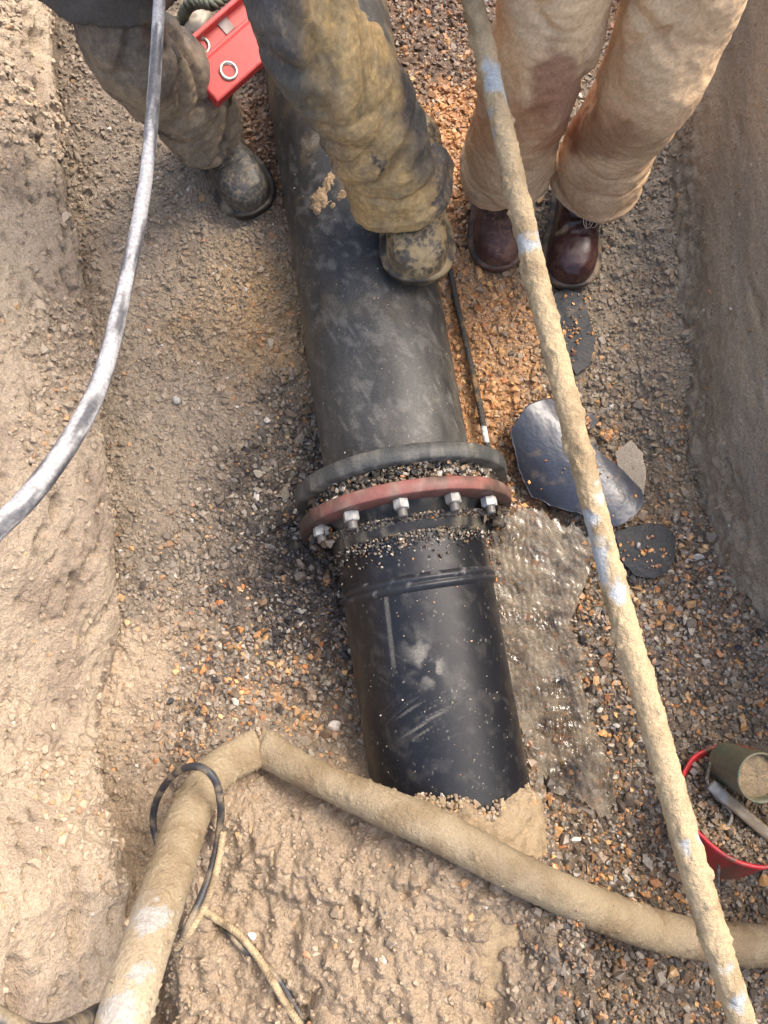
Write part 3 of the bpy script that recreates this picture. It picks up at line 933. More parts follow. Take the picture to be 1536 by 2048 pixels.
def mud_hose_cols(V):
    c = mix(np.broadcast_to(lin((164, 146, 116), .78), V.shape), np.broadcast_to(lin((144, 124, 94), .78), V.shape), ss(-.15, .3, fbm(V, 14, 4, 131)))
    near = ss(-.32, -.5, V[:, 1]) * ss(-.1, -.3, V[:, 0])
    c = mix(c, np.broadcast_to(lin((200, 182, 154), .8), V.shape), near * .7)
    c = mix(c, np.broadcast_to(lin((176, 172, 166), .78), V.shape), ss(.22, .34, fbm(V, 11, 3, 133)) * near)
    px, py = project(V)
    for qx, qy, r in ((305, 1840, 26), (235, 2020, 34), (280, 1945, 20)):
        c = mix(c, np.broadcast_to(lin((176, 172, 166), .78), V.shape), .85 * ss(1.15, .75, np.hypot((px - qx) / 1.4 + (py - qy) * .25, py - qy) / r + fbm(V * np.array([1, .6, 1]), 22, 2, 139) * .9 + fbm(V, 110, 4, 135) * 1.1))
    return c
HL_ = [(60, 2560, .78, 128), (168, 2260, .90, 118), (212, 2140, .94, 113), (252, 2020, .99, 108), (292, 1890, 1.06, 100), (332, 1772, 1.15, 93), (366, 1665, 1.25, 86), (398, 1590, 1.33, 80), (440, 1537, 1.39, 76), (488, 1508, 1.425, 76), (521, 1494, 1.44, 78)]
HR_ = [(514, 1491, 1.45, 76), (548, 1508, 1.435, 70), (610, 1543, 1.40, 64), (690, 1580, 1.36, 68), (770, 1615, 1.32, 76), (850, 1649, 1.29, 80), (930, 1690, 1.28, 80), (1020, 1738, 1.265, 78), (1110, 1782, 1.285, 78), (1210, 1824, 1.35, 80), (1320, 1862, 1.44, 78), (1420, 1882, 1.46, 77), (1536, 1892, 1.46, 77), (1640, 1895, 1.45, 77), (1800, 1890, 1.45, 77)]
parts = []
for HP, n_, end in ((HL_, 330, -1), (HR_, 420, 0)):
    P = np.array([atd(*p[:3]) for p in HP])
    C = spline(np.c_[P, [p[3] * p[2] / F / 2 for p in HP]], n_)
    base_r = C[:, 3]; C = C[:, :3]
    flat = ss(.16, .0, np.linalg.norm(C - C[end], axis=1))
    last = ss(.02, .0, np.linalg.norm(C - C[end], axis=1))
    parts.append(tube(C, base_r * (1 - .08 * last), base_r * (1 - .45 * flat - .35 * last), n=60, ref=(-.35, .5, -.1) if end else (.3, .6, .0),
                 disp=lambda P, N, l, p: .0012 * fbm(P, 16, 4, 136) + .0035 * ss(.3, .5, fbm(P, 55, 3, 137)) + .0012 * noise(P, 120, 138)))
V, Fc = merge(parts)
_q = RNG.choice(len(V), 420); _q = _q[fbm(V[_q], 12, 2, 66) > .1]
add_stones(V[_q], np.clip(RNG.lognormal(math.log(.0026), .5, len(_q)), .001, .008), unit(RNG.normal(size=(len(_q), 3)) * .3 + [0, 0, 1]), stone_colors(V[_q], .7, .1, .06, np.broadcast_to(lin((160, 138, 106), .8), (len(_q), 3))), np.full(len(_q), .3))
tag(obj("hose", V, Fc, M_mudhose, col=mud_hose_cols(V), wet=.35), "thick tan muddy hose kinked sharply and lying over the buried pipe end", "hose")

# ---------------------------------------------------------------- cable loop and ropes on the heap
def cable(name, pts, r, label, colf, mat, cat, n=12, step=.004, **k):
    P = np.array([atd(*p) for p in pts])
    L = np.linalg.norm(np.diff(P, axis=0), axis=1).sum()
    V, Fc = tube(spline(P, max(12, int(L / step))), r, n=n, ref=(.3, .2, .9), disp=k.get('disp'))
    o = obj(name, V, Fc, mat, col=colf(V), wet=k.get('wet', .4))
    tag(o, label, cat)
    return o
def dark_cable(V):
    return mix(np.broadcast_to(lin((58, 58, 62), .8), V.shape), np.broadcast_to(lin((160, 142, 114), .8), V.shape), ss(-.12, .3, fbm(V, 30, 4, 140)) * .75)
cable("cable", [(316, 1692, 1.42), (306, 1640, 1.40), (318, 1590, 1.36), (352, 1546, 1.30), (395, 1533, 1.25), (428, 1556, 1.24), (441, 1605, 1.26), (439, 1660, 1.29), (424, 1735, 1.27), (400, 1800, 1.24), (372, 1860, 1.22), (352, 1910, 1.24)],
      .0066, "black cable looped over the thick muddy hose", dark_cable, M_plastic, "cable")
def rope(pts, r, label, col1, col2, pitch=.016, step=.0025):
    P = np.array([atd(*p) for p in pts])
    L = np.linalg.norm(np.diff(P, axis=0), axis=1).sum()
    C = spline(P, int(L / step))
    V, Fc = rope_mesh(C, r, 3, pitch)
    c = mix(np.broadcast_to(lin(col1, .8), V.shape), np.broadcast_to(lin(col2, .8), V.shape), ss(-.1, .3, fbm(V, 40, 3, 141)))
    return tag(obj("rope", V, Fc, M_rope, col=c, wet=.1), label, "rope")
rope([(446, 1665, 1.285), (440, 1710, 1.27), (425, 1770, 1.25), (405, 1820, 1.235), (380, 1862, 1.22), (352, 1898, 1.22)], .0064,
     "short tan rope running down beside the black cable loop", (182, 162, 128), (140, 122, 96))
def on_heap(px, py, lift):
    d = 1.2
    for _ in range(12):                     # walk the sight line down to the ground
        p = atd(px, py, d)
        d += (p[2] - lift - float(ground_z(p[0], p[1]))) / 1.05
    return d
rp = [(408, 1822), (432, 1838), (458, 1853), (480, 1872), (498, 1892), (520, 1920), (545, 1962), (570, 2005), (600, 2050), (640, 2110)]
rope([(x, y, on_heap(x, y, .008)) for x, y in rp], .0068, "frayed tan rope lying on the mud heap below the hose, knotted to a black strand", (182, 162, 128), (132, 114, 88))
dp = [(440, 1850), (465, 1875), (490, 1900), (515, 1915), (545, 1945), (575, 1985), (600, 2030), (625, 2090)]
cable("cable", [(x, y, on_heap(x, y, .005)) for x, y in dp], .0055, "black strand lying beside the frayed tan rope", dark_cable, M_plastic, "cable")
cable("cable", [(-60, 1995, .80), (0, 2038, .80), (60, 2066, .82), (110, 2066, .86), (165, 2042, .95), (200, 2022, 1.03), (240, 2010, 1.08)],
      .011, "dark cable passing under the thick muddy hose in the bottom left corner", dark_cable, M_plastic, "cable")

# ---------------------------------------------------------------- broken sheets of black pipe coating
def fragment(pts, z, bulge, thick, label, colr, wet, seed, rag=.004, mat=M_plastic, tilt=(0, 0)):
    B = np.array([at(x, y, z) for x, y in pts])[:, :2]
    c = B.mean(0)
    d = unit(B[np.argmax(np.linalg.norm(B - c, axis=1))] - c)
    q = np.array([-d[1], d[0]])
    def zf(x, y):
        XY = np.stack([x, y], -1) - c
        s = XY @ q; l = XY @ d
        return z + bulge * (1 - (s / .09) ** 2) + tilt[0] * XY[:, 0] + tilt[1] * XY[:, 1] + .003 * fbm(np.c_[x, y, 0 * x], 20, 2, seed)
    V, Fc = polar_sheet(B, zf, thick, 44, 260, rag, seed)
    W = V.copy()
    ridge = noise(np.c_[W[:, :2] @ np.array([[d[0], q[0]], [d[1], q[1]]]) * np.array([2.6, .8]), W[:, 2] * 0], 150, seed + 1)
    V[:, 2] += .0007 * ridge
    cc = mix(np.broadcast_to(lin(colr, .8), V.shape), np.broadcast_to(lin((120, 104, 84), .8), V.shape), ss(.15, .5, fbm(V, 30, 5, seed + 2)) * .55)
    o = obj("coating_fragment", V, Fc, mat, col=cc, wet=wet)
    tag(o, label, "fragment", "broken sheets of black coating")
    # crumbs of gravel lying on it
    k = RNG.integers(0, len(V) // 2, 60)
    k = k[fbm(V[k], 14, 2, seed + 5) > .05]
    if len(k):
        sz = np.clip(RNG.lognormal(math.log(.0042), .4, len(k)), .002, .009)
        add_stones(V[k] + np.array([0, 0, .002]), sz, np.tile([0, 0, 1.0], (len(k), 1)), stone_colors(V[k], .3, .6, 0, np.broadcast_to(lin((190, 120, 66), .8), (len(k), 3))), np.full(len(k), .5))
    return o
fragment([(1016, 872), (1044, 826), (1092, 808), (1132, 832), (1158, 868), (1188, 908), (1236, 938), (1284, 982), (1284, 1008), (1262, 1035), (1238, 1054), (1212, 1058), (1160, 1030), (1110, 1012), (1068, 990), (1040, 945)],
         .030, .042, .005, "large shiny curved sheet of black coating lying on the orange gravel", (58, 61, 70), .9, 150, tilt=(0, .1), mat=M_sheet)  # blue-grey base has sky sheen painted into the black
fragment([(1228, 1066), (1262, 1052), (1312, 1046), (1346, 1066), (1350, 1100), (1338, 1140), (1306, 1158), (1268, 1150), (1240, 1118)],
         .018, .006, .006, "dull black piece of coating lying flat at the edge of the water", (36, 37, 40), .2, 160)
fragment([(1100, 590), (1130, 580), (1165, 590), (1178, 640), (1190, 680), (1180, 730), (1152, 752), (1128, 715), (1112, 650)],
         .014, .006, .005, "narrow dull black piece of coating in front of the shiny brown boot", (36, 37, 40), .2, 170)
for i, (x, y, s, lab) in enumerate([(1178, 842, 15, "small black scrap of coating just above the shiny sheet"), (1210, 872, 12, "grey black scrap of coating beside the mud caked hose above the puddle")]):
    a = np.linspace(0, 2 * math.pi, 9, endpoint=False)
    rr = s * RNG.uniform(.7, 1.15, 9)
    fragment([(x + rr[k] * math.cos(a[k]), y - rr[k] * math.sin(a[k])) for k in range(9)], .02, .003, .008, lab, (58, 58, 62), .5, 180 + i * 4, rag=.002)

# ---------------------------------------------------------------- standing and running water
def water(pts, z, amp, seed, name="water", K=150, n=420, mat=None):
    B = np.array([at(x, y, z) for x, y in pts])[:, :2]
    def zf(x, y):
        P = np.c_[x, y, 0 * x]
        act = .25 + .75 * ss(-.05, .35, fbm(P, 9, 3, seed + 6))
        return z + .8 * amp * fbm(P, 12, 2, seed) + amp * act * (fbm(P, 34, 2, seed + 1) + .8 * noise(P * np.array([1.3, .8, 1]), 80, seed + 2) + .35 * noise(P, 170, seed + 3))
    V, Fc = polar_sheet(B, zf, 0, K, n, .03 if K > 100 else .004, seed)
    me = fastmesh(name, V, Fc); me.materials.append(mat or M_water)
    o = bpy.data.objects.new(name, me); COL.objects.link(o)
    kind(o, "structure")
water([(985, 1060), (1040, 1010), (1120, 1040), (1180, 1075), (1195, 1110), (1150, 1140), (1120, 1200), (1150, 1280), (1165, 1360), (1180, 1430), (1210, 1500), (1235, 1590), (1220, 1640), (1150, 1600), (1080, 1560), (1030, 1430), (990, 1280), (970, 1150)], .001, .0042, 190)
water([(1262, 880), (1285, 905), (1293, 950), (1288, 990), (1262, 980), (1240, 945), (1230, 905)], -.002, .0002, 200, "puddle", 40, 120, M_puddle)
water([(430, 1185), (470, 1170), (520, 1180), (515, 1210), (460, 1222), (430, 1210)], -.012, .0004, 205, "puddle", 30, 100)

# ---------------------------------------------------------------- red bucket with tools at the right
bc = at(1488, 1606, .12)
BR = .116
bucket = empty("bucket", bc)
tag(bucket, "red plastic bucket half buried and full of gravel at the right edge", "bucket")
tiltv = unit(np.array([-.02, .62, 1.0]))
V, Fc = lathe(bc, tiltv, [(-.20, .086), (-.15, .094), (-.02, BR - .004), (-.012, BR + .003), (0, BR + .004), (.002, BR), (-.003, BR - .004), (-.03, BR - .009), (-.15, .088)], 90)
V = V + unit(V - bc) * (fbm(V, 14, 3, 210) * .006)[:, None]
c = mix(np.broadcast_to(lin((196, 44, 50), .85), V.shape), np.broadcast_to(lin((128, 50, 52), .8), V.shape), ss(.0, .3, fbm(V, 12, 3, 211)))
c = mix(c, np.broadcast_to(lin((110, 94, 74), .8), V.shape), ss(.0, .2, fbm(V, 30, 5, 212) - .06 + .25 * ss(.02, .08, (V - bc)[:, 0])))
obj("bucket_shell", V, Fc, M_paint, bucket, col=c, wet=.6)
n = 1500
rr = np.sqrt(RNG.random(n)) * (BR - .008); th = RNG.random(n) * 6.283
e1 = unit(np.cross(tiltv, [0, 1, 0])); e2 = np.cross(tiltv, e1)
Q = bc - tiltv * .022 + e1 * (rr * np.cos(th))[:, None] + e2 * (rr * np.sin(th))[:, None] + tiltv * (RNG.random(n) * .012)[:, None]
add_stones(Q, np.clip(RNG.lognormal(math.log(.005), .35, n), .0025, .012), np.tile(tiltv, (n, 1)), stone_colors(Q, .5, .12, .08, np.broadcast_to(lin((122, 104, 80), .8), Q.shape)), np.full(n, .6))
V, Fc = lathe(bc - tiltv * .02, tiltv, [(0, .001), (0, .03), (.002, .06), (0, BR - .006)], 40)
V[:, 2] += fbm(V, 30, 3, 213) * .012
o = obj("mud", V, Fc, M_ground, None, col=np.broadcast_to(lin((108, 92, 70), .8), V.shape), wet=.6); kind(o, "stuff")
# green pot
gc = at(1522, 1556, .20)
V, Fc = lathe(gc, unit([.12, -.10, 1]), [(-.11, .040), (-.004, .046), (0, .047), (.002, .044), (-.006, .041), (-.05, .038)], 60)
c = mix(np.broadcast_to(lin((62, 98, 76), .8), V.shape), np.broadcast_to(lin((128, 116, 92), .8), V.shape), ss(-.35, .1, fbm(V, 22, 5, 215)) * .85)
pot = tag(obj("pot", V, Fc, M_paint, col=c, wet=.5), "small round green pot filled with mud on the gravel of the red bucket", "pot")
V, Fc = lathe(gc - np.array([0, 0, .02]), unit([.12, -.10, 1]), [(0, .001), (.008, .02), (0, .041)], 40)
V[:, 2] += fbm(V, 40, 3, 216) * .012
obj("mud_filling", V, Fc, M_mudhose, pot, col=np.broadcast_to(lin((160, 138, 106), .8), V.shape), wet=.3)
# flat steel bar
p0, p1 = at(1420, 1568, .13), at(1560, 1690, .15)
ax = unit(p1 - p0); sd_ = unit(np.cross(ax, [0, 0, 1])); 
V, Fc = box((p0 + p1) / 2, ax, sd_, np.cross(sd_, ax), np.linalg.norm(p1 - p0), .024, .012, .003)
V, Fc = remesh(V, Fc, .003, 1)
V += fbm(V, 60, 3, 217)[:, None] * np.array([0, 0, .003])
c = mix(np.broadcast_to(lin((138, 134, 128), .8), V.shape), np.broadcast_to(lin((124, 108, 84), .8), V.shape), ss(-.2, .1, fbm(V, 24, 3, 218) + .5 * ss(p0[0] + .02, p0[0] + .05, V[:, 0]) - .2))
tag(obj("steel_bar", V, Fc, M_paint, col=c, wet=.5), "muddy flat steel bar lying across the red bucket below the green pot", "bar")
def wire(pts, r, label):
    P = np.array([at(*p) for p in pts])
    C = spline(P, int(np.linalg.norm(np.diff(P, axis=0), axis=1).sum() / .0018))
    V, Fc = rope_mesh(C, r, 3, .010, 6)
    c = mix(np.broadcast_to(lin((150, 142, 130), .8), V.shape), np.broadcast_to(lin((92, 84, 74), .8), V.shape), ss(-.1, .3, fbm(V, 60, 3, 219)))
    tag(obj("wire", V, Fc, M_rope, col=c, wet=.5), label, "wire")
wire([(1434, 1478, .02), (1428, 1500, .05), (1420, 1530, .11), (1414, 1560, .13), (1425, 1585, .125), (1445, 1605, .13), (1462, 1625, .13), (1460, 1645, .135), (1442, 1662, .13), (1441, 1685, .13), (1440, 1705, .125), (1437, 1740, .08), (1436, 1770, .05)],
     .0033, "twisted grey wire hanging over the rim of the red bucket")
cable("cable", [(1560, 1640, 1.50), (1532, 1690, 1.5), (1508, 1735, 1.53), (1500, 1780, 1.56), (1512, 1820, 1.58), (1545, 1850, 1.58)], .009, "grey cable lying in the gravel below the red bucket", lambda V: mix(np.broadcast_to(lin((96, 92, 86), .8), V.shape), np.broadcast_to(lin((168, 162, 152), .8), V.shape), ss(0, .3, fbm(V, 50, 3, 220))), M_mudhose, "cable")

# ---------------------------------------------------------------- pale pebbles one can point at
def pebble(px, py, s, label, colr=(226, 212, 196), lift=.006):
    d = on_heap(px, py, lift)
    p = atd(px, py, d)
    bm = bmesh.new(); bmesh.ops.create_icosphere(bm, subdivisions=3, radius=1)
    L_ = np.array([v.co[:] for v in bm.verts]); Fc = np.array([[v.index for v in f.verts] for f in bm.faces]); bm.free()
    L_ = L_ * np.array([1, .78, .6])
    for _ in range(7):
        nn = unit(RNG.normal(size=3)); dd = RNG.uniform(.5, .75)
        e = np.maximum(L_ @ nn - dd, 0); L_ = L_ - e[:, None] * nn
    th = RNG.random() * 6; R = np.array([[math.cos(th), -math.sin(th), 0], [math.sin(th), math.cos(th), 0], [0, 0, 1]])
    V = L_ @ R.T * s + p
    c = mix(np.broadcast_to(lin(colr, .85), V.shape), np.broadcast_to(lin((150, 132, 108), .8), V.shape), ss(.1, .4, fbm(V, 60, 3, 221)) * .6)
    tag(obj("stone", V, [Fc], M_stone, col=c, wet=.3), label, "stone", "pale stones in the mud")
pebble(668, 1452, .016, "large pale stone in the gravel just above the kinked hose")
pebble(504, 1871, .009, "small white stone beside the knot in the tan rope", (240, 234, 226))
pebble(352, 800, .012, "smooth grey oval stone on the gravel between the left bank and pipe", (178, 174, 164))
pebble(1100, 1720 + 90, .008, "small pale stone below the muddy hose where it leaves the heap")

# ---------------------------------------------------------------- the ladder behind the muddy trousers
lc = at(452, 108, .33)
d1 = at(500, 35, .33) - at(415, 110, .33); LA = unit(np.array([d1[0], d1[1], 0]))
LB = np.array([LA[1], -LA[0], 0.0])                 # across the rail, to the lower right
LZ = np.array([0, 0, 1.0])
tip = .35                                           # roll towards the camera
LBt = unit(LB * math.cos(tip) - LZ * math.sin(tip)); LZt = unit(LZ * math.cos(tip) + LB * math.sin(tip))
ladder = empty("ladder", lc - LZ * .33)
tag(ladder, "red ladder lying on its edge behind the muddy dark trousers", "ladder")
def red_col(V, k=0.0):
    c = mix(np.broadcast_to(lin((206, 62, 58), .85), V.shape), np.broadcast_to(lin((184, 90, 86), .85), V.shape), ss(-.1, .3, fbm(V, 10, 3, 230)) * .6 + k)
    return mix(c, np.broadcast_to(lin((120, 92, 80), .8), V.shape), ss(.25, .5, fbm(V, 26, 3, 231)) * .5)
def channel(center, w, depth, s0, s1, name, k):
    c = center + LA * (s0 + s1) / 2
    parts = [box(c, LA, LBt, LZt, s1 - s0, w, .006, .0015),
             box(c + LBt * (w / 2 - .004) + LZt * .012, LA, LBt, LZt, s1 - s0 - .002, .010, .026, .003),
             box(c - LBt * (w / 2 - .004) + LZt * .012, LA, LBt, LZt, s1 - s0 - .002, .010, .026, .003)]
    V, Fc = merge(parts)
    return obj(name, V, Fc, M_paint, ladder, smooth=False, col=red_col(V, k), wet=.45)
cA = lc + LBt * .012
s_lo, s_hi = -.085, .44
faceV, faceF = box(cA + LBt * .012 + LA * (s_lo + s_hi) / 2, LA, LBt, LZt, s_hi - s_lo, .072, .03, .004)
obj("rail", faceV, faceF, M_paint, ladder, smooth=False, col=red_col(faceV), wet=.5)
channel(cA - LBt * .049 - LZt * .012, .050, .03, s_lo, s_hi, "rail", .35)  # pinker mix paints recess shade and edge highlight into the red
def on_face(px, py, p0):
    r = ray(px, py)
    return CAM + r * (((p0 - CAM) @ LZt) / (r @ LZt))
hA = on_face(457, 142, cA + LZt * .015); hB = on_face(402, 92, cA - LZt * .009)
for h0, kn in ((hA, 2), (hB, 1)):
    for k in range(kn):
        V, Fc = lathe(h0 + LA * (.28 * k), LZt, [(-.010, .010), (.001, .0115), (.0045, .0150), (.0035, .0185), (-.001, .0195), (-.004, .0185)], 40)
        obj("rung_end", V, Fc, M_metal, ladder, col=np.broadcast_to(lin((206, 200, 186), .85), V.shape), wet=.8)
        V, Fc = lathe(h0 + LA * (.28 * k), -LZt, [(.004, .001), (.005, .010), (.016, .0135), (.20, .0135)], 24)
        obj("rung", V, Fc, M_metal, ladder, col=np.broadcast_to(lin((150, 140, 120), .8), V.shape), wet=.5)
pl = on_face(449, 48, cA - LZt * .008)
V, Fc = box(pl, LA, LBt, LZt, .024, .036, .003, .0008)
pc = mix(np.broadcast_to(lin((168, 158, 152), .8), V.shape), np.broadcast_to(lin((128, 104, 98), .8), V.shape), ss(0, .2, noise(V, 60, 232)))
obj("rating_plate", V, Fc, M_paint, ladder, smooth=False, col=pc, wet=.4)
# pale block and green rope at the top edge
bl = at(392, 35, .30)
V, Fc = box(bl - LZ * .03, unit([.3, 1, 0]), unit([1, -.3, 0]), LZ, .065, .042, .06, .008)
V, Fc = remesh(V, Fc, .003, 2)
tag(obj("block", V, Fc, M_paint, col=mix(np.broadcast_to(lin((196, 186, 168), .8), V.shape), np.broadcast_to(lin((140, 128, 108), .8), V.shape), ss(.1, .4, fbm(V, 30, 3, 233))), wet=.3), "pale block wedged between the green rope and the red ladder", "block")
pr = np.array([at(366, 70, .27), at(366, 35, .30), at(378, 12, .33), at(400, 4, .34), at(425, 8, .34), at(445, -6, .34), at(480, -40, .34)])
C = spline(pr, 130)
V, Fc = rope_mesh(C, .012, 3, .03, 9)
tag(obj("rope", V, Fc, M_rope, col=mix(np.broadcast_to(lin((112, 118, 100), .8), V.shape), np.broadcast_to(lin((80, 84, 72), .8), V.shape), ss(-.1, .3, fbm(V, 40, 3, 234))), wet=.2), "thick grey green rope coiled beside the pale block and red ladder", "rope")

# ---------------------------------------------------------------- people
def leg_path(ankle, knee, hip, n=190):
    return spline(np.array([ankle, (2 * ankle + knee) / 3 + (np.asarray(ankle) - knee) * 0, knee, (knee + np.asarray(hip)) / 2, hip]), n)

def trouser_leg(hem, knee, hip, r_hem, r_knee, r_hip, seed, fold=1.0, n=230, stack=1.0, ref=(1, 0, 0)):
    C = spline(np.array([hem, (np.asarray(hem) + knee) / 2 + np.array([0, .012, 0]), knee, (np.asarray(knee) + hip) / 2, hip]), 420)
    l = np.linspace(0, 1, 420)
    ra = np.interp(l, [0, .08, .25, .5, .75, 1], [r_hem[0], r_hem[0] * .98, r_hem[0] * .95, r_knee, (r_knee + r_hip) / 2, r_hip])
    rb = np.interp(l, [0, .08, .25, .5, .75, 1], [r_hem[1], r_hem[1] * .98, r_hem[1] * .95, r_knee * 1.02, (r_knee + r_hip) / 2, r_hip])
    def disp(P, N, L, PH):
        c, s = np.cos(PH), np.sin(PH)
        Q = np.stack([c * .09, s * .09, L], -1)
        # long diagonal drags + cross folds, sharp valleys between rounded rolls
        psi = (np.mod(PH - math.pi / 2, 2 * math.pi) - math.pi) * .09      # metres round the leg, 0 in front
        warp = fbm(Q, 10, 2, seed + 7) * .05
        def drag(ang, hi, lo, sd_):
            u = psi * math.cos(ang) + (L + warp) * math.sin(ang); v = -psi * math.sin(ang) + L * math.cos(ang)
            nn = noise(np.stack([u * lo, v * hi, 0 * u], -1), 1, sd_)
            return ss(.0, .2, np.abs(nn)) * .75 + np.abs(nn) * .7 - .5, ss(-.15, .25, noise(np.stack([psi, L, 0 * L], -1), 7, sd_ + 1))
        a1, m1 = drag(.8, 10.5, 2.6, seed); a2, m2 = drag(-.6, 10.5, 2.6, seed + 11); a3, m3 = drag(.15, 17, 4, seed + 21)
        d3 = fbm(Q, 7, 3, seed + 2)
        knee = .45 + .55 * np.exp(-((L - .36) / .2) ** 2)
        hemw = np.exp(-L / .14) * stack
        out = fold * .0145 * (knee * (a1 * m1 + a2 * m2) + (hemw + .12) * a3 * (.4 + .6 * m3)) + .007 * d3 + .0018 * noise(Q, 70, seed + 5) - .0035 * np.exp(-((PH - math.pi) * .09 / .006) ** 2) + .002 * ss(.034, .026, L)
        # hem band: small lip
        out = out + .0025 * ss(.028, .022, L) + .004 * np.sin(PH * 3 + seed) * np.exp(-L / .05)
        return out
    out_ = tube(C, ra, rb, n=n, ref=ref, disp=disp, caps=False)
    V = out_[0]; k_ = 36
    Vi = V[:k_ * n].reshape(k_, n, 3).copy()
    Vi = Vi + (C[:k_, None] - Vi) * (.05 * ss(0, 3, np.arange(k_)))[:, None, None]
    return merge([out_, (Vi.reshape(-1, 3), [gridfaces(k_, n)[:, ::-1]])])

def ball(c, r, n=24):
    V, Fc = lathe(c, (0, 0, 1), [(-math.cos(t) * r[2], max(1e-4, math.sin(t))) for t in np.linspace(0, math.pi, n)], n * 2)
    V = np.asarray(c) + (V - c) * np.array([r[0], r[1], 1])
    return V, Fc

def hand_parts(wrist, d, side, up):
    d, side, up = unit(d), unit(side), unit(up)
    parts = [tube(np.array([wrist - d * .02, wrist + d * .02, wrist + d * .05, wrist + d * .088]), [.024, .030, .037, .034], [.018, .016, .014, .012], n=14, ref=side)]
    for k, (o, L_) in enumerate(((-.027, .062), (-.009, .074), (.009, .079), (.027, .070))):
        b = wrist + d * .080 + side * o
        parts.append(tube(np.array([b, b + d * L_ * .4 - up * .006, b + d * L_ * .72 - up * .022, b + d * L_ * .86 - up * .04]), [.0095, .009, .0082, .0068], n=10, ref=side))
    b = wrist + d * .025 - side * .03
    parts.append(tube(np.array([b, b + d * .02 - side * .02 - up * .008, b + d * .048 - side * .027 - up * .02]), [.0125, .0105, .008], n=10, ref=up))
    return parts

def person(root_at, label, legs, hips, chest, neck, head, hands, skin_c, hair_c):
    root = empty("person", root_at)
    tag(root, label, "person")
    parts = []
    shoulder_w = .19
    parts.append(tube(spline(np.array([hips - [0, 0, .10], hips, (hips + chest) / 2, chest, chest + (neck - chest) * .75]), 30), np.interp(np.linspace(0, 1, 30), [0, .3, .6, .85, 1], [.13, .155, .14, .165, .10]), np.interp(np.linspace(0, 1, 30), [0, .3, .6, 1], [.10, .11, .10, .07]), n=28))
    parts.append(tube(np.array([chest, neck, head - [0, 0, .06]]), [.07, .056, .054], n=18))
    # head: skull, jaw, nose, ears, brow; faces down the trench towards -y
    f = unit(np.array([0, -1, -.45])); u = unit(np.cross(np.array([1.0, 0, 0]), f)); 
    if u[2] < 0: u = -u
    parts.append(ball(head, (.076, .096, .11)))
    parts.append(ball(head + f * .035 - u * .055, (.055, .058, .055)))
    parts.append(tube(np.array([head + f * .085 + u * .02, head + f * .108 - u * .012, head + f * .10 - u * .025]), [.008, .015, .011], n=10))
    for s in (-1, 1):
        parts.append(ball(head + np.array([s * .078, .008, -.005]), (.010, .02, .032), 10))
        parts.append(ball(head + f * .082 + u * .018 + np.array([s * .03, 0, 0]), (.013, .010, .010), 8))
    parts.append(tube(np.array([head + f * .088 - u * .05 + np.array([-.024, 0, 0]), head + f * .098 - u * .05, head + f * .088 - u * .05 + np.array([.024, 0, 0])]), [.005, .008, .005], n=8, ref=u))
    for s, (sh, el, wr, hd) in zip((-1, 1), hands):
        parts.append(tube(spline(np.array([chest + (neck - chest) * .35 + [s * .10, 0, 0], sh, (sh + el) / 2, el, (el + wr) / 2, wr]), 30), np.interp(np.linspace(0, 1, 30), [0, .25, .5, .7, 1], [.06, .058, .046, .042, .026]), n=16, ref=(0, 1, .2)))
        parts += hand_parts(wr, hd, np.array([s, 0.001, 0.0]), np.array([0, 0, 1.0]))
    for (an, kn, hp) in legs:
        parts.append(tube(spline(np.array([an, (an + kn) / 2 + [0, .012, 0], kn, (kn + hp) / 2, hp + [0, 0, .02]]), 40), np.interp(np.linspace(0, 1, 40), [0, .25, .5, 1], [.036, .048, .052, .076]), n=18))
    V, Fc = remesh(*merge(parts), .006, 3)
    V = np.asarray(V)
    c = np.broadcast_to(lin(skin_c, .8), V.shape).copy()
    for s in (-1, 1):
        e = head + f * .092 + u * .016 + np.array([s * .03, 0, 0])
        c[np.linalg.norm(V - e, axis=1) < .008] = (.02, .015, .012)
    c[np.linalg.norm((V - (head + f * .1 - u * .05)) * np.array([.4, 1, 1]), axis=1) < .009] = lin((150, 84, 76), .8)
    obj("body", V, Fc, M_skin, root, col=c, wet=.2)
    hv = []
    V, Fc = ball(head + u * .018 - f * .012, (.083, .102, .112), 28)
    keep = ((V - head) @ f < .055) & ((V - head) @ u > -.07 + .9 * np.maximum(0, (V - head) @ f))
    V = np.where(keep[:, None], V, head + (V - head) * .8) 
    V = V + unit(V - head) * (fbm(V, 60, 3, 240) * .006)[:, None]
    obj("hair", V, Fc, M_rope, root, col=np.broadcast_to(lin(hair_c, .8), V.shape), wet=.3)
    return root

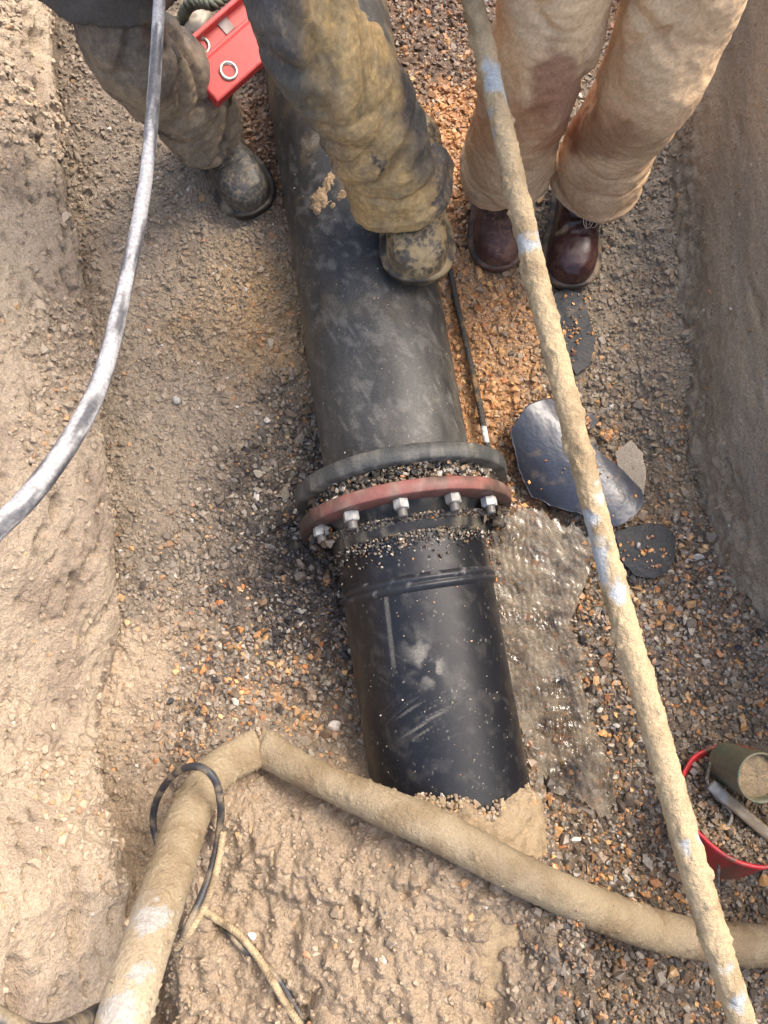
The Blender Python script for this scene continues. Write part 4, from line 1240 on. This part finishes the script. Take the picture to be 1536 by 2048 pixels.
def coat(root, name, hips, chest, neck, hands, hem_fn, colf, seed, r=(.19, .15), mat=None):
    ph_n = 120
    z0 = .45
    k = 120
    t = np.linspace(0, 1, k)
    P = spline(np.array([hips - [0, 0, .02], (hips + chest) / 2, chest, chest + (neck - chest) * .6, neck]), k)
    ra = np.interp(t, [0, .3, .6, .8, 1], [r[0], r[0] * .97, r[0], r[0] * .72, .072]); rb = np.interp(t, [0, .5, .8, 1], [r[1], r[1] * .95, r[1] * .72, .072])
    V, Fc = tube(P, ra, rb, n=ph_n, disp=lambda Q, N, l, p: .018 * np.abs(noise(Q * np.array([1, 1, .7]), 13, seed)) + .008 * fbm(Q, 20, 3, seed + 1))
    parts = [(V, Fc)]
    for s, (sh, el, wr, hd) in zip((-1, 1), hands):
        C = spline(np.array([chest + (neck - chest) * .3 + [s * .09, 0, 0], sh, (sh + el) / 2, el, (el + wr) / 2, wr]), 90)
        parts.append(tube(C, np.interp(np.linspace(0, 1, 90), [0, .25, .6, 1], [.085, .08, .066, .048]), n=44, ref=(0, 1, .2), disp=lambda Q, N, l, p: .014 * np.abs(noise(Q, 18, seed + 2)) + .004 * fbm(Q, 30, 2, seed + 3)))
    skirts = hem_fn()
    V, Fc = remesh(*merge(parts + skirts), .005, 1)
    obj(name, V, Fc, mat or M_cloth, root, col=colf(V), wet=.2)

def boot(root, toe, heading, length, width, upper_c, wet, seed, shaft_top, mudk, mudc, part_label=None, z0=0.0):
    """toe: world xy of the toe tip; heading: unit xy from heel to toe; z0 ground height"""
    h = unit(np.array([heading[0], heading[1], 0])); sd_ = np.array([h[1], -h[0], 0.0])
    n, m = 70, 56
    t = np.linspace(0, 1, n)
    outline = np.interp(t, [0, .03, .08, .18, .35, .5, .65, .78, .88, .94, .98, 1], [.12, .42, .62, .74, .74, .80, .96, 1.0, .90, .72, .45, .12]) * width / 2
    top = np.interp(t, [0, .05, .15, .3, .42, .55, .7, .82, .92, .97, 1], [.06, .085, .105, .115, .105, .083, .068, .062, .052, .036, .016])
    heel = np.array([toe[0], toe[1], 0]) - h * length
    phi = np.linspace(0, 2 * math.pi, m, endpoint=False)
    c, s = np.cos(phi), np.sin(phi)
    e = .72
    cx_, sz_ = np.sign(c) * np.abs(c) ** e, np.sign(s) * np.abs(s) ** e
    zb = .026
    P = heel + h * (t * length)[:, None, None] + sd_ * (outline[:, None] * cx_[None])[..., None]
    zz = z0 + zb + np.where(sz_[None] > 0, top[:, None] * sz_[None], .012 * sz_[None])
    P = P + np.array([0, 0, 1.0]) * zz[..., None]
    V = P.reshape(-1, 3)
    V = np.vstack([V, P[0].mean(0), P[-1].mean(0)])
    j = np.arange(m); a, b = n * m, n * m + 1
    Fc = [gridfaces(n, m), np.stack([np.full(m, a), (j + 1) % m, j], -1), np.stack([np.full(m, b), (n - 1) * m + j, (n - 1) * m + (j + 1) % m], -1)]
    ank = heel + h * length * .27 + np.array([0, 0, z0 + .08])
    sh = tube(spline(np.array([ank, ank + np.array([0, 0, .06]), np.asarray(shaft_top)]), 30), np.linspace(.044, .058, 30), np.linspace(.056, .06, 30), n=36, ref=sd_)
    V, Fc = remesh(*merge([(V, Fc), sh]), .0032, 3)
    along = (V - heel) @ h / length
    crease = np.abs(noise(np.stack([along * 1.2, ((V - heel) @ sd_) * 3, V[:, 2] * 4], -1), 14, seed)) * np.exp(-((along - .58) / .12) ** 2)
    V = V + np.array([0, 0, 1.0]) * (-.006 * crease * ss(.03, .06, V[:, 2] - z0))[:, None] + unit(V - ank) * (fbm(V, 50, 3, seed + 5) * .0012 + .003 * mudk * ss(.1, .4, fbm(V, 40, 3, seed + 6)))[:, None]
    cap = ss(.70, .715, along + .05 * np.abs((V - heel) @ sd_ / .05) ** 2)
    V = V + np.array([0, 0, 1.0]) * ((.0022 * cap) * ss(.03, .05, V[:, 2] - z0))[:, None] + unit(V - ank) * (.0012 * np.abs(noise(V, 45, seed + 7)))[:, None]
    cc = mix(np.broadcast_to(lin(upper_c, .8), V.shape), np.broadcast_to(lin(upper_c, .8) * .5, V.shape), ss(-.1, .4, fbm(V, 20, 3, seed + 1)) * .7)
    edge_ = ss(.045, .0, V[:, 2] - z0 - .02)
    net = ss(.13, .02, np.abs(fbm(V, 42, 3, seed + 3))) + .8 * ss(.14, .02, np.abs(noise(V, 85, seed + 9)))
    md = np.clip(min(1, mudk * 1.9) * (.16 + 1.0 * net * ss(-.35, .05, fbm(V, 14, 3, seed + 8))) + mudk * 1.3 * edge_ * ss(-.3, .1, fbm(V, 40, 4, seed + 2)) + ss(.12, .22, fbm(V, 16, 5, seed + 6) + mudk * .5 - .3), 0, 1) * (.85 + .15 * ss(-.1, .2, fbm(V, 90, 2, seed)))
    cc = mix(cc, np.broadcast_to(lin(mudc, .8), V.shape), md)
    o = obj("boot", V, Fc, M_leather, root, col=cc, wet=np.clip(wet - md * .6, 0, 1))
    if part_label: o["label"] = part_label
    # sole with welt, a separate darker rim
    P2 = []
    for zz_, k in ((0, .95), (.004, 1.02), (.016, 1.03), (.022, 1.10), (.028, 1.10), (.031, 1.02)):
        ring_ = np.concatenate([heel + h * (t * length * 1.0)[:, None] + sd_ * (outline * k + .006)[:, None], (heel + h * (t * length)[:, None] - sd_ * (outline * k + .006)[:, None])[::-1]])
        ctr = ring_.mean(0); ring_ = ctr + (ring_ - ctr) * (1 + (k - 1) * .25)
        ring_[:, 2] = z0 + zz_
        P2.append(ring_)
    R = np.array(P2); nn = R.shape[1]
    V = R.reshape(-1, 3); V = np.vstack([V, R[0].mean(0), R[-1].mean(0)])
    j = np.arange(nn)
    Fc = [gridfaces(len(P2), nn), np.stack([np.full(nn, len(V) - 2), (j + 1) % nn, j], -1), np.stack([np.full(nn, len(V) - 1), (len(P2) - 1) * nn + j, (len(P2) - 1) * nn + (j + 1) % nn], -1)]
    cc = mix(np.broadcast_to(lin((62, 56, 50), .8), V.shape), np.broadcast_to(lin(mudc, .8), V.shape), ss(-.2, .2, fbm(V, 24, 3, seed + 4)) * .8)
    obj("sole", V, Fc, M_leather, o, col=cc, wet=.2)
    return o

# --- the one in tan trousers
aR = np.array([.470, 1.045, .10]); kR = np.array([.470, .985, .50]); hR = np.array([.462, 1.06, .92])
aL = np.array([.282, 1.055, .10]); kL = np.array([.262, .985, .50]); hL = np.array([.270, 1.06, .92])
hips = np.array([.365, 1.07, .98]); chest = np.array([.365, 1.14, 1.28]); neck = np.array([.365, 1.13, 1.48]); head = np.array([.365, 1.10, 1.63])
hands2 = []
for s in (-1, 1):
    sh = chest + np.array([s * .19, .01, .12]); el = sh + np.array([s * .07, .03, -.27]); wr = el + np.array([-s * .10, -.17, -.02])
    hands2.append((sh, el, wr, np.array([-s * .5, -.7, -.3])))
p2 = person((.37, 1.05, 0), "person in tan work trousers and brown leather boots standing by the right bank", [(aL, kL, hL), (aR, kR, hR)], hips, chest, neck, head, hands2, (206, 158, 128), (70, 54, 44))
def tan_cols(V):
    c = mix(np.broadcast_to(lin((226, 190, 148), .9), V.shape), np.broadcast_to(lin((212, 174, 134), .88), V.shape), ss(-.1, .35, fbm(V, 7, 4, 251)))
    px, py = project(V)
    j = fbm(V, 16, 4, 252)
    for qx, qy, rx, ry, k, colr in ((1115, 185, 60, 110, .75, (146, 98, 76)), (1070, 240, 70, 60, .45, (168, 120, 88)), (1190, 265, 70, 50, .5, (160, 108, 74)), (1230, 290, 100, 40, .4, (140, 108, 80)), (960, 210, 40, 60, .4, (168, 122, 88)),
                                    (1020, 260, 90, 50, .35, (190, 130, 84)), (1190, 390, 110, 50, .3, (176, 130, 92))):
        m = ss(1.25, .55, np.hypot((px - qx) / rx, (py - qy) / ry) + j * .9)
        c = mix(c, np.broadcast_to(lin(colr, .8), V.shape), m * k)
    c = mix(c, c * .55, ss(.35, .55, fbm(V, 34, 3, 253)) * .3)
    for hz in (.182, .177):
        hz = np.where(V[:, 0] > .37, hz - .028, hz)
        c = mix(c, c * .6, ss(.0026, .0008, np.abs(V[:, 2] - hz + .004 * np.sin(V[:, 0] * 40))) * .6)
    return c
parts = [trouser_leg(np.array([.272, 1.035, .160]), kL, hL, (.093, .098), .083, .090, 260, 1.0, stack=.4),
         trouser_leg(np.array([.478, 1.025, .132]), kR, hR, (.093, .098), .087, .094, 270, 1.0, stack=.4),
         tube(spline(np.array([hips - [0, 0, .14], hips - [0, 0, .05], hips + [0, 0, .06]]), 30), np.linspace(.15, .172, 30), np.linspace(.12, .128, 30), n=60)]
V, Fc = merge(parts)
tr = obj("trousers", V, Fc, M_cloth, p2, col=tan_cols(V), wet=.05)
thr = []
for q in range(7):
    b = at(1165 + q * 7 + RNG.uniform(-4, 4), 440, .135)
    L_ = RNG.uniform(.012, .024); dx = RNG.uniform(-.012, .012)
    thr.append(tube(spline(np.array([b + [0, .012, .006], b + [dx * .3, -.004, -.002], b + [dx, -.3 * L_ - .004, -.5 * L_], b + [dx * 1.8, -.2 * L_, -L_]]), 14), .0007, n=6))
V, Fc = merge(thr)
obj("frayed_thread", V, Fc, M_rope, p2, col=np.broadcast_to(lin((226, 206, 180), .9), V.shape), wet=0)
tR, tL = at(1132, 583, 0), at(992, 548, 0)
boot(p2, tR, (-.10, -1), .30, .118, (70, 38, 38), .9, 280, np.array([.470, 1.06, .26]), .10, (150, 124, 96), "shiny dark brown boot", z0=.004)
boot(p2, tL, (.02, -1), .30, .112, (84, 52, 50), .4, 290, np.array([.282, 1.07, .26]), .62, (140, 104, 84), "dull scuffed brown boot", z0=.004)
def shirt_col(V): return mix(np.broadcast_to(lin((120, 124, 128), .8), V.shape), np.broadcast_to(lin((96, 98, 100), .8), V.shape), ss(-.1, .3, fbm(V, 9, 3, 300)))
coat(p2, "shirt", hips, chest, neck, hands2, lambda: [], shirt_col, 301, (.185, .145))

# --- the one in dark muddy trousers, one boot on the pipe
fL = at(520, 432, 0.0); fR = at(838, 572, .238)
aL = np.array([-.412, 1.20, .10]); kL = np.array([-.462, 1.06, .50]); hL = np.array([-.34, 1.24, .92])
aR = np.array([.040, .905, .33]); kR = np.array([-.112, .905, .70]); hR = np.array([-.19, 1.22, .94])
hips = np.array([-.255, 1.25, .98]); chest = np.array([-.25, 1.28, 1.28]); neck = np.array([-.25, 1.24, 1.48]); head = np.array([-.25, 1.19, 1.62])
hands1 = []
for s in (-1, 1):
    sh = chest + np.array([s * .19, .01, .12]); el = sh + np.array([s * .08, .02, -.27]); wr = el + np.array([-s * .11, -.17, .0])
    hands1.append((sh, el, wr, np.array([-s * .5, -.7, -.3])))
p1 = person((-.25, 1.1, 0), "person in dark mud smeared work clothes standing with one boot on the black pipe", [(aL, kL, hL), (aR, kR, hR)], hips, chest, neck, head, hands1, (198, 150, 120), (46, 40, 36))
def dark_cols(V):
    dark = mix(np.broadcast_to(lin((62, 61, 66), .8), V.shape), np.broadcast_to(lin((92, 88, 86), .8), V.shape), ss(-.1, .4, fbm(V, 14, 4, 310)))
    px, py = project(V)
    rightleg = ss(480, 600, px)
    ochre = mix(np.broadcast_to(lin((202, 168, 114), .82), V.shape), np.broadcast_to(lin((164, 140, 100), .8), V.shape), ss(-.1, .35, fbm(V, 16, 4, 311)))
    grey = mix(np.broadcast_to(lin((150, 134, 110), .8), V.shape), np.broadcast_to(lin((120, 108, 92), .8), V.shape), ss(-.1, .3, fbm(V, 20, 4, 312)))
    j = fbm(V, 9, 4, 313)
    jf = fbm(V, 34, 4, 314)
    # mud on the right leg, heavy in front and towards the hem; outer edge and thigh flank stay dark
    edge = 556 + .20 * py
    front = ss(-45, 60, px - edge - 35 + j * 90) * ss(10, -30, px - (770 + .2 * py) - j * 50)
    Z = V * np.array([1, 1, .55])
    jg = fbm(Z, 12, 6, 319); film = fbm(Z, 8, 5, 318); fleck = ss(.10, .0, np.abs(fbm(Z, 60, 3, 321))); fine = fbm(V, 110, 3, 322)
    c = mix(dark, grey, np.clip(.25 + .55 * ss(-.2, .3, film) + .35 * fleck, 0, 1) * .75)          # dried grey film everywhere
    mR = front * ss(-.55, -.38, jg + .25 * fine) + ss(300, 420, py) * ss(-.3, -.1, jg + .25 * fine) * .9
    mR = np.clip(np.maximum(mR, .45 * fleck * ss(-.2, .2, film)), 0, 1)
    c = mix(c, ochre, mR * rightleg * (.82 + .18 * ss(-.2, .2, fine)))
    pale = mix(np.broadcast_to(lin((176, 158, 128), .8), V.shape), ochre, .3)
    c = mix(c, pale, rightleg * mR * .4 * ss(.0, .3, fbm(Z, 30, 4, 323)))
    c = mix(c, np.broadcast_to(lin((98, 98, 88), .8), V.shape), rightleg * .7 * ss(.05, .25, fbm(Z, 12, 5, 316) + .15 * fine) * ss(110, 170, py) * ss(330, 250, py))
    mL = ss(60, 210, py + j * 160) * ss(-.25, .05, jg + .2 * fine)
    c = mix(c, np.broadcast_to(lin((172, 154, 128), .84), V.shape), np.clip(mL, 0, 1) * .85 * (.55 + .45 * ss(-.2, .2, fbm(Z, 34, 4, 324))) * (1 - rightleg))
    c = c * (1 + .25 * np.clip(fine, -1, 1))[:, None]
    return c
parts = [trouser_leg(np.array([-.412, 1.165, .135]), kL, hL, (.084, .09), .074, .090, 320, 1.3),
         trouser_leg(np.array([.042, .865, .325]), kR, hR, (.090, .090), .072, .086, 330, 1.3, stack=1.5),
         tube(spline(np.array([hips - [0, 0, .14], hips - [0, 0, .05], hips + [0, 0, .06]]), 30), np.linspace(.15, .175, 30), np.linspace(.12, .13, 30), n=60)]
V, Fc = merge(parts)
obj("trousers", V, Fc, M_cloth, p1, col=dark_cols(V), wet=np.clip(.25 + .35 * ss(0, .3, fbm(V, 12, 3, 317)), 0, 1))
dL = fL - np.array([-.395, 1.22, 0]); 
boot(p1, fL, (.52, -.85), .31, .122, (66, 66, 68), .55, 340, aL + np.array([.01, 0, .18]), .34, (146, 134, 112), "black boot flecked with grey mud", z0=.0)
boot(p1, fR, (.06, -1), .30, .126, (54, 54, 56), .6, 350, aR + np.array([-.012, .0, .07]), .62, (176, 152, 110), "black boot smeared with ochre mud", z0=.236)
def skirts():
    out = []
    for (top, bot, ra0, ra1, sd0) in ((np.array([-.40, 1.22, .98]), np.array([-.475, 1.10, .56]), .11, .118, 360), (np.array([-.12, 1.20, .98]), np.array([-.145, 1.02, .70]), .10, .11, 370)):
        C = spline(np.array([top, (top + bot) / 2, bot]), 90)
        out.append(tube(C, np.linspace(ra0, ra1, 90), np.linspace(ra0 * .9, ra1 * .95, 90), n=80, disp=lambda Q, N, l, p: .012 * np.abs(noise(Q, 15, sd0)) + .006 * fbm(Q, 16, 2, sd0 + 1)))
    return out
def jacket_col(V):
    c = mix(np.broadcast_to(lin((88, 82, 76), .8), V.shape), np.broadcast_to(lin((60, 58, 60), .8), V.shape), ss(-.1, .3, fbm(V, 10, 4, 380)))
    c = mix(c, np.broadcast_to(lin((132, 114, 90), .8), V.shape), ss(.1, .4, fbm(V, 14, 4, 381)) * .7)
    return c
coat(p1, "jacket", hips, chest, neck, hands1, skirts, jacket_col, 382, (.195, .155))

# ---------------------------------------------------------------- build the gravel mesh last
def build_gravel():
    P = np.concatenate(SP); S = np.concatenate(SS_); Nn = unit(np.concatenate(SN)); C = np.concatenate(SC); W = np.concatenate(SW)
    n = len(P)
    which = RNG.integers(0, len(PROTO), n)
    tilt = unit(Nn + RNG.normal(0, .42, (n, 3)))
    ref = unit(RNG.normal(size=(n, 3)))
    ex = unit(np.cross(ref, tilt)); ey = np.cross(tilt, ex)
    sx = RNG.uniform(.85, 1.25, (n, 1))
    Vs, Fs, Cs, Ws, off = [], [], [], [], 0
    for k, (pv, pf) in enumerate(PROTO):
        i = np.where(which == k)[0]
        if not len(i): continue
        m = len(pv)
        V = P[i][:, None] + S[i][:, None, None] * (ex[i][:, None] * pv[None, :, :1] * sx[i][:, None] + ey[i][:, None] * pv[None, :, 1:2] + tilt[i][:, None] * pv[None, :, 2:])
        Vs.append(V.reshape(-1, 3))
        Fs.append((pf[None] + (np.arange(len(i)) * m)[:, None, None]).reshape(-1, 3) + off)
        Cs.append(np.repeat(C[i], m, 0)); Ws.append(np.repeat(W[i], m))
        off += len(i) * m
    o = obj("gravel", np.concatenate(Vs), [np.concatenate(Fs)], M_stone, smooth=False, col=np.concatenate(Cs), wet=np.concatenate(Ws))
    kind(o, "stuff")
    print("stones", n)
build_gravel()
